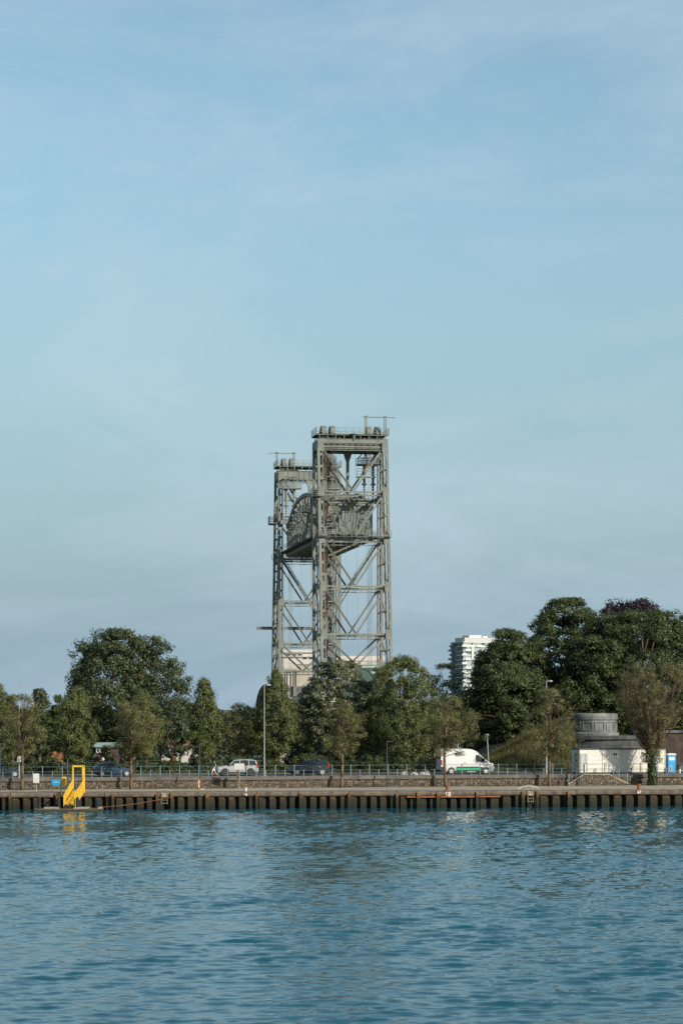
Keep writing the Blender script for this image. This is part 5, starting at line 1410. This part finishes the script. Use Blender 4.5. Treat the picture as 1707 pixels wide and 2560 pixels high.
# ------------------------------------------------------------------ people
def person(px, p, h, base_z, label, shirt, shorts, facing=0.0, stride=.0, hairm='hair', bag=None, arm=0.0):
    """one skinned body; s scales a 1.75 m figure"""
    s_ = h / 1.75
    J = {'pel': (0, 0, .95), 'spine': (0, 0, 1.15), 'chest': (0, .01, 1.35), 'neck': (0, 0, 1.50), 'head': (0, -.02, 1.60), 'crown': (0, -.01, 1.70),
         'hl': (.10, 0, .90), 'kl': (.11, -.10 - stride * .18, .50), 'al': (.11, .05 - stride * .28, .09), 'tl': (.12, -.10 - stride * .28, .04),
         'hr': (-.10, 0, .90), 'kr': (-.11, -.03 + stride * .10, .50), 'ar': (-.11, .06 + stride * .30, .10), 'tr': (-.12, -.08 + stride * .28, .04),
         'sl': (.19, 0, 1.42), 'el': (.25, .05 + stride * .08, 1.14), 'wl': (.25, -.08 + stride * .12 - arm, .92 + arm * .6), 'fl': (.25, -.13 + stride * .13 - arm, .82 + arm * .7),
         'sr': (-.19, 0, 1.42), 'er': (-.25, .04 - stride * .10, 1.14), 'wr': (-.25, -.06 - stride * .2 - arm, .92 + arm * .6), 'fr': (-.25, -.10 - stride * .24 - arm, .82 + arm * .7)}
    RD = {'pel': .145, 'spine': .135, 'chest': .16, 'neck': .06, 'head': .095, 'crown': .075, 'hl': .10, 'kl': .062, 'al': .042, 'tl': .04, 'hr': .10, 'kr': .062, 'ar': .042, 'tr': .04,
          'sl': .065, 'el': .045, 'wl': .032, 'fl': .038, 'sr': .065, 'er': .045, 'wr': .032, 'fr': .038}
    E = [('pel', 'spine', 's'), ('spine', 'chest', 's'), ('chest', 'neck', 'k'), ('neck', 'head', 'k'), ('head', 'crown', 'h'), ('pel', 'hl', 't'), ('hl', 'kl', 't'), ('kl', 'al', 'k'), ('al', 'tl', 'b'),
         ('pel', 'hr', 't'), ('hr', 'kr', 't'), ('kr', 'ar', 'k'), ('ar', 'tr', 'b'), ('chest', 'sl', 's'), ('sl', 'el', 's'), ('el', 'wl', 'k'), ('wl', 'fl', 'k'), ('chest', 'sr', 's'), ('sr', 'er', 's'), ('er', 'wr', 'k'), ('wr', 'fr', 'k')]
    names = list(J); me = bpy.data.meshes.new('skeleton'); me.from_pydata([Vector(J[n]) * s_ for n in names], [(names.index(a), names.index(b)) for a, b, _ in E], [])
    tmp = bpy.data.objects.new('tmp', me); COL.objects.link(tmp)
    md = tmp.modifiers.new('skin', 'SKIN'); ss = tmp.modifiers.new('sub', 'SUBSURF'); ss.levels = 1
    for i, n in enumerate(names): me.skin_vertices[0].data[i].radius = (RD[n] * s_, RD[n] * s_ * (.75 if n in ('pel', 'spine', 'chest') else 1)); me.skin_vertices[0].data[i].use_root = (n == 'pel')
    dg = bpy.context.evaluated_depsgraph_get(); bme = bpy.data.meshes.new_from_object(tmp.evaluated_get(dg)); bpy.data.objects.remove(tmp)
    bme.name = 'person'
    mats = {'s': shirt, 't': shorts, 'k': M['skin'], 'h': hairm if not isinstance(hairm, str) else M[hairm], 'b': M['cloth_dark']}; keys = list(mats)
    bme.materials.clear()
    for k in keys: bme.materials.append(mats[k])
    for poly in bme.polygons:
        c = poly.center; best, bk = 9, 's'
        for a, b_, k in E:
            A_, B_ = Vector(J[a]) * s_, Vector(J[b_]) * s_; t = max(0, min(1, (c - A_).dot(B_ - A_) / (B_ - A_).length_squared)); d = (c - A_.lerp(B_, t)).length - .4 * (RD[a] * (1 - t) + RD[b_] * t) * s_
            if k == 's' and a in ('sl', 'sr') and t > .55: k = 'k'
            if k == 't' and b_ in ('kl', 'kr') and t > .85: k = 'k'
            if k == 'h' and c.y < -.02 * s_ and t < .6: k = 'k'
            if d < best: best, bk = d, k
        poly.material_index = keys.index(bk); poly.use_smooth = True
    o = bpy.data.objects.new('person', bme); o.location = (p.x, p.y, base_z); o.rotation_euler = (0, 0, facing); put(o); tag(o, label, 'person')
    hm = MB(); hm.lathe((0, .005 * s_, 1.66 * s_), [(.02 * s_, -.10 * s_ + .0), (.098 * s_, -.05 * s_), (.105 * s_, .02 * s_), (.08 * s_, .085 * s_), (.02 * s_, .11 * s_)], 12)
    hm.build('hair', M['hair'] if isinstance(hairm, str) else hairm, o, local=True, smooth=True)
    if bag:
        b_ = MB(); b_.box(-.36 * s_, -.14 * s_, -.42 * s_, -.2 * s_, .28 * s_, .74 * s_); b_.build('bag', M[bag], o, local=True)
    return o
person(536, wall_pt(536, 2.1), 1.72, ST - .018, 'person in teal shirt and pale shorts walking in front of the silver car', M['cloth_teal'], M['cloth_white'], R(-90) + WA, 1.0)
PY = 289.0
for px, hh, lab, sh_, so, fc in ((174, 1.35, 'person in bright blue shirt behind the hedge near the gangway', 'cloth_blue', 'cloth_dark', .6), (258, 1.3, 'person in white shirt behind the hedge below the teal roof', 'cloth_white', 'cloth_dark', -.5),
                                 (308, 1.3, 'person in orange shirt bending behind the hedge above the blue hatchback', 'cloth_orange', 'cloth_dark', 1.2), (437, 1.4, 'person in orange shirt beside the one in pale green', 'cloth_orange', 'cloth_dark', .4), (450, 1.45, 'person in pale green shirt beside the one in orange', 'cloth_palegreen', 'cloth_dark', -.7),
                                 (557, 1.45, 'person in white shirt and dark shorts behind the hedge above the silver car', 'cloth_white', 'cloth_dark', .3)):
    person(px, Vector((px_x(px, PY), PY, 0)), hh, ST - .03, lab, M[sh_], M[so], fc, .4, arm=.25)

# ------------------------------------------------------------------ trees
M['leaf_linden'] = leaf_mat('linden_leaves', (0.038, 0.062, 0.020), (0.172, 0.186, 0.066), 0.3)
M['leaf_poplar'] = leaf_mat('poplar_leaves', (0.032, 0.052, 0.022), (0.090, 0.108, 0.046), 0.3)
M['leaf_silver'] = leaf_mat('pale_backed_leaves', (0.040, 0.062, 0.024), (0.22, 0.225, 0.135), 0.3, 0.4)
M['leaf_dark'] = leaf_mat('dark_wood_leaves', (0.028, 0.050, 0.017), (0.088, 0.104, 0.034), 0.3)
M['leaf_sparse'] = leaf_mat('young_elm_leaves', (0.070, 0.078, 0.030), (0.215, 0.205, 0.08), 0.38)
M['leaf_purple'] = leaf_mat('copper_beech_leaves', (0.010, 0.007, 0.012), (0.040, 0.022, 0.032), 0.2)
M['leaf_bush'] = leaf_mat('hedge_leaves', (0.022, 0.040, 0.013), (0.098, 0.108, 0.036), 0.3)
M['leaf_far'] = leaf_mat('far_leaves', (0.035, 0.056, 0.030), (0.085, 0.105, 0.055), 0.3)
M['leaf_dry'] = leaf_mat('dry_leaves', (0.20, 0.095, 0.045), (0.42, 0.23, 0.12), 0.3)
M['leaf_olive'] = leaf_mat('olive_leaves', (0.080, 0.075, 0.034), (0.23, 0.20, 0.09), 0.4)
M['leaf_ivy'] = leaf_mat('ivy_leaves', (0.016, 0.034, 0.012), (0.060, 0.085, 0.026), 0.2, 0.4)

PROF = dict(
    linden=[(0, .45), (.12, .85), (.3, 1), (.5, .9), (.68, .68), (.85, .42), (.96, .2), (1, .06)],
    round=[(0, .40), (.15, .80), (.4, 1), (.65, .92), (.85, .62), (.95, .34), (1, .08)],
    sparse=[(0, .45), (.14, .92), (.38, 1), (.62, .84), (.82, .56), (.95, .28), (1, .08)],
    broad=[(0, .8), (.25, 1), (.55, 1), (.78, .93), (.92, .72), (1, .35)],
    vase=[(0, .10), (.2, .30), (.45, .72), (.7, 1), (.88, .9), (1, .55)],
    dome=[(0, .85), (.25, 1), (.55, .93), (.78, .70), (.92, .40), (1, .1)],
    bush=[(0, .9), (.3, 1), (.65, .85), (.9, .5), (1, .15)])

def leaf_mesh(name, C, Nn, size, m, g, aspect=.62, shade=None):
    n = len(C)
    Nn = Nn / (np.linalg.norm(Nn, axis=1, keepdims=True) + 1e-9)
    t = np.cross(Nn, g.normal(size=(n, 3))); t /= (np.linalg.norm(t, axis=1, keepdims=True) + 1e-9)
    b = np.cross(Nn, t)
    L = (size * g.uniform(.65, 1.35, n))[:, None]; W = L * aspect
    v = np.stack([C - t * L / 2, C + b * W / 2 + Nn * L * .12 - t * L * .08, C + t * L / 2, C - b * W / 2 + Nn * L * .12 - t * L * .08], 1).reshape(-1, 3)
    me = bpy.data.meshes.new(name)
    me.vertices.add(4 * n); me.vertices.foreach_set('co', v.astype(np.float32).ravel())
    me.loops.add(4 * n); me.loops.foreach_set('vertex_index', np.arange(4 * n, dtype=np.int32))
    me.polygons.add(n); me.polygons.foreach_set('loop_start', np.arange(0, 4 * n, 4, dtype=np.int32))
    me.update(calc_edges=True)
    at = me.attributes.new('rnd', 'FLOAT', 'FACE')
    at.data.foreach_set('value', (np.clip(g.beta(1.6, 2.2, n) if shade is None else shade, 0, 1)).astype(np.float32))
    me.materials.append(m)
    return me

def crown_points(g, cx, cy, z0, z1, rx, ry, prof, n_clump, clump_r, per, lump=.2, droop=.0, flat=.7, shell=.45, tilt=0.0, up=.35, bough=1.0):
    hp = [p[0] for p in prof]; rp_ = [p[1] for p in prof]
    hh = []
    while len(hh) < n_clump:
        h = g.uniform(0, 1)
        if g.uniform() < .25 + .75 * np.interp(h, hp, rp_): hh.append(h)
    hh = np.array(hh); th = g.uniform(0, 6.283, n_clump)
    ph = g.uniform(0, 6.283, 4)
    lm = 1 + lump * (np.sin(3 * th + 5 * hh + ph[0]) * .5 + np.sin(5 * th - 9 * hh + ph[1]) * .35 + np.sin(2 * th + 13 * hh + ph[2]) * .35)
    rho = (shell + (1 - shell) * g.uniform(0, 1, n_clump) ** .55) * np.interp(hh, hp, rp_) * lm
    cr = clump_r * g.uniform(.6, 1.35, n_clump)
    cc = np.stack([cx + np.maximum(rx - cr * .6, .2) * rho * np.cos(th) + tilt * (hh - .3), cy + np.maximum(ry - cr * .6, .2) * rho * np.sin(th), z0 + (z1 - z0) * hh], -1)
    if bough:      # gather the clumps on boughs, so that the outline is ragged and gaps open between them
        nb = max(9, n_clump // 9)
        own = np.argmin(np.linalg.norm((cc[:, None, :] - cc[None, :nb, :]) / np.array([1, 1, .75]), axis=2), axis=1)
        cen = cc[:nb][own]
        pull = g.uniform(.15, .62, n_clump)[:, None]
        cc = cc + (cen - cc) * pull * bough * .5
        stretch = 1 + g.normal(.03, .075, nb)[own][:, None]
        ctr = np.array([cx, cy, z0 + (z1 - z0) * .42])
        cc = ctr + (cc - ctr) * stretch
    cc[:, 2] = np.clip(cc[:, 2], z0 + .1, z1 - cr * .35)
    d = g.normal(size=(n_clump, per, 3)); d /= np.linalg.norm(d, axis=2, keepdims=True)
    rad = g.uniform(.25, 1, (n_clump, per, 1)) ** .5
    off = d * rad * cr[:, None, None]
    off[:, :, 2] *= flat
    out = np.stack([cc[:, 0] - cx, cc[:, 1] - cy, np.zeros(n_clump)], -1); ol = np.linalg.norm(out, axis=1, keepdims=True) + 1e-6
    out = out / ol
    off[:, :, 2] -= droop * np.abs(np.einsum('npk,nk->np', off, out))
    C = (cc[:, None, :] + off).reshape(-1, 3)
    Nn = (d * 1.15 + out[:, None, :] * .25 + np.array([0, 0, up]) + g.normal(0, .26, d.shape)).reshape(-1, 3)
    cl_shade = np.repeat(g.normal(0, .16, n_clump), per)
    sh = np.clip(.12 + .7 * g.beta(2.2, 2.4, len(C)) + cl_shade, 0, 1)
    return C, Nn, cc, cr, sh

def limb_path(g, p0, p1, r0, r1, n=3, sag=.12):
    p0, p1 = np.array(p0, float), np.array(p1, float); L = np.linalg.norm(p1 - p0); pts, rs = [], []
    for i in range(n + 1):
        t = i / n; q = p0 + (p1 - p0) * t
        q = q + np.array([g.normal(0, .03) * L, g.normal(0, .03) * L, sag * L * math.sin(math.pi * t) * .5]) * (1 if 0 < i < n else 0)
        pts.append(Vector(q)); rs.append(r0 + (r1 - r0) * t)
    return pts, rs

def tree(name, label, pl, pr, pt, pb, Y, trunk_px, style, leafm, seed, base_z=ST, group=None, cat='tree', n_clump=150, clump=.55, per=60, size=.22,
         trunk_r=.18, bark='bark', lump=.2, droop=.3, flat=.7, shell=.45, depth=1.0, limbs=26, twigs=0, trunk_top=.7, lean_base=None, up=.35, ivy=0, tilt=0.0):
    g = np.random.default_rng(seed)
    cx = px_x((pl + pr) / 2, Y); rx = (pr - pl) / 2 * Y / F * 1.06; ry = rx * depth
    z1 = H - (pt - YH) / F * Y; z0 = H - (pb - YH) / F * Y
    tx = px_x(trunk_px, Y)
    bx_ = tx if lean_base is None else px_x(lean_base, Y)
    r = empty(name, (bx_, Y, base_z), label, cat, group)
    C, Nn, cc, cr, sh = crown_points(g, cx, Y, z0, z1, rx, ry, PROF[style], n_clump, clump, per, lump, droop, flat, shell, tilt, up)
    m_ = MB()
    zt_ = z0 + (z1 - z0) * trunk_top
    k = 7; tp, tr_ = [], []
    for i in range(k + 1):
        t = i / k; z = base_z + (zt_ - base_z) * t
        x = bx_ + (tx - bx_) * min(1, t * 1.6) + (cx - tx) * max(0, t - .4) + (g.normal(0, .04) if 0 < i else 0)
        tp.append(Vector((x, Y + (g.normal(0, .04) if i else 0), z - (.05 if i == 0 else 0)))); tr_.append(trunk_r * (1.25 if i == 0 else 1) * (1 - .8 * t ** 1.3))
    m_.path(tp, tr_, 8)
    order = np.argsort(g.uniform(size=len(cc)))[:limbs]
    ends = []
    for j in order:
        e = cc[j]
        zs = max(base_z + (z0 - base_z) * .9, min(zt_, z0 + (e[2] - z0) * (.45 if style != 'vase' else .1) - .3))
        t = (zs - base_z) / (zt_ - base_z); i = min(k - 1, max(0, int(t * k)))
        s0 = tp[i].lerp(tp[i + 1], max(0, min(1, t * k - i))); rr = trunk_r * (1 - .8 * max(0, t) ** 1.3) * .42
        pts, rs = limb_path(g, s0, e, rr, .02, 3, .1 if style != 'vase' else -.12)
        m_.path(pts, rs, 5); ends.append((pts, e))
    m_.build('trunk', M[bark], r, smooth=True)
    if twigs:
        w_ = MB()
        for pts, e in ends:
            for q in range(twigs):
                s_ = pts[1].lerp(pts[3], g.uniform(0, 1)); dv_ = np.array(e) - np.array(pts[1]); dv_ /= np.linalg.norm(dv_) + 1e-6
                up_ = .5 if style != 'vase' else 1.1
                dd_ = dv_ * .8 + np.array([g.normal(0, .55), g.normal(0, .55), g.normal(up_ * .4, .35)])
                L_ = g.uniform(.5, 1.5) * (1.35 if style == 'vase' else 1)
                e2 = np.array(s_) + dd_ * L_ * .8
                e2[2] = min(e2[2], z1 + .1)
                w_.tube(s_, Vector(e2), .016, .005, 3, caps=False)
        w_.build('twigs', M['twig'], r)
    me = leaf_mesh('crown', C - np.array(r.location), Nn, size, M[leafm], g, shade=sh)
    put(bpy.data.objects.new('crown', me), r)
    if ivy:
        th = g.uniform(0, 6.283, ivy); zz = base_z + (z0 + .6 - base_z) * g.uniform(0, 1, ivy) ** 1.0
        fr = (zz - base_z) / (zt_ - base_z)
        xc = np.interp(zz, [p.z for p in tp], [p.x for p in tp]); rad = trunk_r * 1.25 + np.abs(g.normal(0, .07, ivy)) + .12 * np.exp(-((zz - base_z) / .5) ** 2) + np.where(zz > z0 - .5, g.uniform(0, .8, ivy), 0)
        C2 = np.stack([xc + rad * np.cos(th), Y + rad * np.sin(th), zz], -1)
        N2 = np.stack([np.cos(th), np.sin(th), np.full(ivy, .3)], -1) + g.normal(0, .3, (ivy, 3))
        put(bpy.data.objects.new('ivy', leaf_mesh('ivy', C2 - np.array(r.location), N2, .17, M['leaf_ivy'], g)), r)
    return r

def wy(px, off): return wall_pt(px, off).y
G1 = 'young trees along the quay'; G2 = 'leafy trees along the park edge'; G3 = 'tall trees on the bank'
SP = dict(base_z=Q, group=G1, style='sparse', leafm='leaf_sparse', n_clump=150, clump=.5, per=95, size=.125, trunk_r=.17, droop=.1, flat=.8, shell=.25, limbs=28, twigs=7, trunk_top=.85, lump=.25)
tree('quay_tree', 'thin-leaved young tree on the quay beside the white notice board', -18, 128, 1738, 1888, wy(56, -1.7), 58, seed=31, lean_base=56, **{**SP, 'style': 'round', 'lump': .45, 'per': 80})
tree('quay_tree', 'thin-leaved young tree on the quay in front of the blue hatchback', 282, 412, 1742, 1884, wy(328, -1.7), 328, seed=32, **{**SP, 'style': 'round', 'lump': .4})
tree('quay_tree', 'thin-leaved leaning young tree on the quay right of the dark car', 800, 918, 1748, 1886, wy(855, -1.5), 857, seed=33, lean_base=853, **{**SP, 'lump': .45, 'n_clump': 135})
tree('quay_tree', 'thin-leaved young tree on the quay before the rear of the white van', 1052, 1196, 1735, 1886, wy(1112, -1.5), 1110, seed=34, lean_base=1114, **{**SP, 'style': 'round', 'lump': .5, 'per': 75})
tree('quay_tree', 'thin-leaved young tree on the quay left of the site cabin', 1308, 1448, 1722, 1886, wy(1372, -1.4), 1372, seed=35, **{**SP, 'lump': .42, 'n_clump': 165})
tree('quay_tree', 'twiggy vase-shaped tree with ivy on its trunk before the site cabin', 1532, 1722, 1662, 1895, wy(1628, -1.7), 1626, seed=36,
     **{**SP, 'style': 'vase', 'leafm': 'leaf_olive', 'trunk_r': .30, 'per': 105, 'n_clump': 210, 'limbs': 70, 'twigs': 18, 'trunk_top': .30, 'clump': .6, 'size': .12}, ivy=2600, lean_base=1630)

LD = dict(style='linden', leafm='leaf_linden', group=G2, n_clump=240, clump=.58, per=100, size=.175, trunk_r=.17, droop=.6, flat=1.0, lump=.34, shell=.45)
tree('linden_tree', 'bright green linden at the left edge of the picture', -75, 62, 1712, 1888, 277, 31, seed=41, **LD)
tree('linden_tree', 'cone-shaped linden above the yellow gangway', 126, 246, 1712, 1896, 276, 190, seed=42, **LD)
tree('linden_tree', 'linden just behind the young quay tree at the blue hatchback', 300, 412, 1724, 1884, 279, 366, seed=43, **LD)
tree('linden_tree', 'slim cone-shaped linden standing apart between two gaps of sky', 466, 556, 1698, 1878, 279, 522, seed=44, lean_base=528, **LD)
tree('linden_tree', 'linden behind the tall white lamp post', 628, 750, 1678, 1884, 280, 690, seed=45, **{**LD, 'n_clump': 320})
tree('linden_tree', 'tall broad linden just right of the bridge tower', 900, 1098, 1638, 1894, 281, 1000, seed=46, **{**LD, 'style': 'round', 'n_clump': 640, 'per': 90, 'trunk_r': .24, 'lump': .38})
tree('maple_tree', 'broad round tree with pale leaves below the nearer bridge tower', 740, 952, 1652, 1896, 285, 842, 'round', 'leaf_silver', 47, group=G2, n_clump=680, clump=.55, per=70, size=.24, trunk_r=.25, droop=.2, flat=.7, lump=.16)
tree('park_tree', 'round brownish thin-leaved tree behind the silver car', 540, 664, 1758, 1890, 283, 600, 'round', 'leaf_sparse', 48, group=G2, n_clump=170, clump=.55, per=40, size=.15, trunk_r=.17, bark='bark_yellow', shell=.3, twigs=8, limbs=34)
tree('poplar_tree', 'huge dark poplar towering over the trees on the left', 152, 458, 1582, 1850, 318, 330, 'dome', 'leaf_poplar', 49, group='big dark trees behind', n_clump=860, clump=.95, per=80, size=.30, trunk_r=.5, droop=-.7, flat=.8, lump=.30, shell=.45, limbs=50)
tree('park_tree', 'dark tree with a pointed top left of the cone-shaped linden', 62, 140, 1722, 1880, 296, 100, 'linden', 'leaf_poplar', 50, group='big dark trees behind', n_clump=150, clump=.6, per=44, size=.26, lump=.3)
tree('park_tree', 'small dark tree half hidden by the cone-shaped linden', 112, 175, 1738, 1880, 288, 140, 'linden', 'leaf_dark', 51, group='big dark trees behind', n_clump=120, clump=.5, per=44, size=.24, lump=.3)
tree('park_tree', 'dull green tree filling the gap right of the huge poplar', 384, 486, 1758, 1890, 300, 430, 'round', 'leaf_far', 52, group='big dark trees behind', n_clump=170, clump=.6, per=46, size=.26, lump=.25)
tree('park_tree', 'dark tree crown between the white lamp post linden and the pale tree', 690, 800, 1770, 1895, 296, 745, 'round', 'leaf_dark', 53, group='big dark trees behind', n_clump=160, clump=.6, per=44, size=.26)
tree('park_tree', 'loose grey-green tree below the tower block', 1046, 1190, 1660, 1850, 320, 1110, 'round', 'leaf_far', 54, group='big dark trees behind', n_clump=260, clump=.6, per=36, size=.2, shell=.3, lump=.4, twigs=5)
tree('park_tree', 'olive thin-crowned tree behind the white van', 1046, 1165, 1752, 1900, 288, 1085, 'round', 'leaf_sparse', 55, group='big dark trees behind', n_clump=170, clump=.55, per=40, size=.2, lump=.3)
BK = dict(leafm='leaf_dark', group=G3, clump=1.0, per=95, size=.27, trunk_r=.5, droop=.35, flat=.6, lump=.28, limbs=22)
tree('bank_tree', 'tallest dark green domed tree on the bank', 1275, 1550, 1496, 1830, 306, 1420, 'dome', seed=61, base_z=7.9, n_clump=760, **BK)
tree('bank_tree', 'dark tree sloping down at the left end of the bank', 1166, 1395, 1574, 1850, 300, 1290, 'dome', seed=62, base_z=7.0, n_clump=600, **BK)
tree('bank_tree', 'dark broad tree on the bank above the ivy-trunked quay tree', 1462, 1740, 1528, 1840, 300, 1600, 'broad', seed=63, base_z=7.9, n_clump=780, **BK)
tree('bank_tree', 'dark drooping tree low in front of the round bastion', 1390, 1590, 1590, 1800, 297, 1480, 'dome', seed=64, base_z=7.9, n_clump=430, **BK)
tree('bank_tree', 'dark tree cut by the right edge of the picture', 1660, 1830, 1516, 1850, 303, 1740, 'dome', seed=65, base_z=7.9, n_clump=300, **BK)
tree('bank_tree', 'shadowed dark tree at the foot of the bank under the domed tree', 1140, 1400, 1652, 1812, 298, 1280, 'dome', seed=67, base_z=7.5, n_clump=300, **BK)
tree('copper_beech', 'purple-black copper beech peeping over the dark trees', 1498, 1668, 1499, 1640, 330, 1590, 'broad', 'leaf_purple', 66, base_z=7.9, group=G3, n_clump=300, clump=.9, per=60, size=.3, trunk_r=.4, lump=.3, trunk_top=.3, limbs=8)
# a low far wood that closes the view between the trees
g = np.random.default_rng(90)
n = 30000
xs = g.uniform(-60, 26, n); ys = g.uniform(326, 338, n)
top = 7.0 + 1.4 * (np.sin(xs * .21) * .5 + np.sin(xs * .53 + 1) * .3 + np.sin(xs * 1.3) * .2)
zs = ST + (top - 0) * g.uniform(0, 1, n) ** .7
me = leaf_mesh('far_wood', np.stack([xs, ys, zs], -1), g.normal(0, .6, (n, 3)) + np.array([.2, -.5, .6]), .62, M['leaf_far'], g)
tag(put(bpy.data.objects.new('far_wood', me)), 'low far-off belt of grey-green trees behind the park', 'wood', kind='stuff')
# shrubs of the overgrown hedge
ORD = 'leftmost second third fourth fifth sixth seventh eighth ninth tenth eleventh twelfth thirteenth fourteenth fifteenth sixteenth seventeenth eighteenth nineteenth twentieth'.split()
def shrub(px0, px1, top_, Y, seed, label='', leafm='leaf_bush', nm='hedge_shrub', group='shrubs of the street hedge', base_z=ST, per=70, size=.17):
    g = np.random.default_rng(seed)
    cx = px_x((px0 + px1) / 2, Y); rx = (px1 - px0) / 2 * Y / F; z1 = H - (top_ - YH) / F * Y
    r = empty(nm, (cx, Y, base_z), label, 'shrub', group)
    C, Nn, cc, cr, sh = crown_points(g, cx, Y, base_z + .1, z1, rx, 1.3, PROF['bush'], int(30 * rx), .42, per, .25, .1, .9, .3)
    C[:, 2] = np.maximum(C[:, 2], base_z + .02)
    m_ = MB()
    for j in range(14):
        pts, rs = limb_path(g, (cx + g.normal(0, .3), Y + g.normal(0, .2), base_z), cc[j % len(cc)], .035, .01, 3); m_.path(pts, rs, 4)
    m_.build('stems', M['twig'], r)
    put(bpy.data.objects.new('foliage', leaf_mesh('foliage', C - np.array(r.location), Nn, size, M[leafm], g, shade=sh)), r)
px = -40; i = 0
while px < 1140:
    w = random.randint(58, 92)
    shrub(px, px + w + 18, (random.randint(1905, 1910) if 90 < px < 175 else random.randint(1892, 1906)) if px < 640 else random.randint(1882, 1898) if px < 1000 else random.randint(1898, 1908), wall_pt(px, 13.0 + random.uniform(-.6, .8)).y, 200 + i,
          'dark green shrub of the hedge behind the street, ' + ORD[min(i, 19)] + (' of the row' if i == 0 else ' from the left'))
    px += w; i += 1
shrub(236, 296, 1866, 292, 270, 'leafy bush in front of the low house with the teal roof', nm='park_bush', group=None)
shrub(470, 540, 1868, 300, 271, 'leafy bush hiding the right half of the white pavilion', nm='park_bush', group=None)
shrub(696, 770, 1880, 290, 272, 'leafy bush in front of the pale low building', nm='park_bush', group=None)
shrub(116, 164, 1881, 272.5, 260, 'orange-brown withered shrub beside the cone-shaped linden', 'leaf_dry', 'dry_shrub', None, per=60, size=.2)
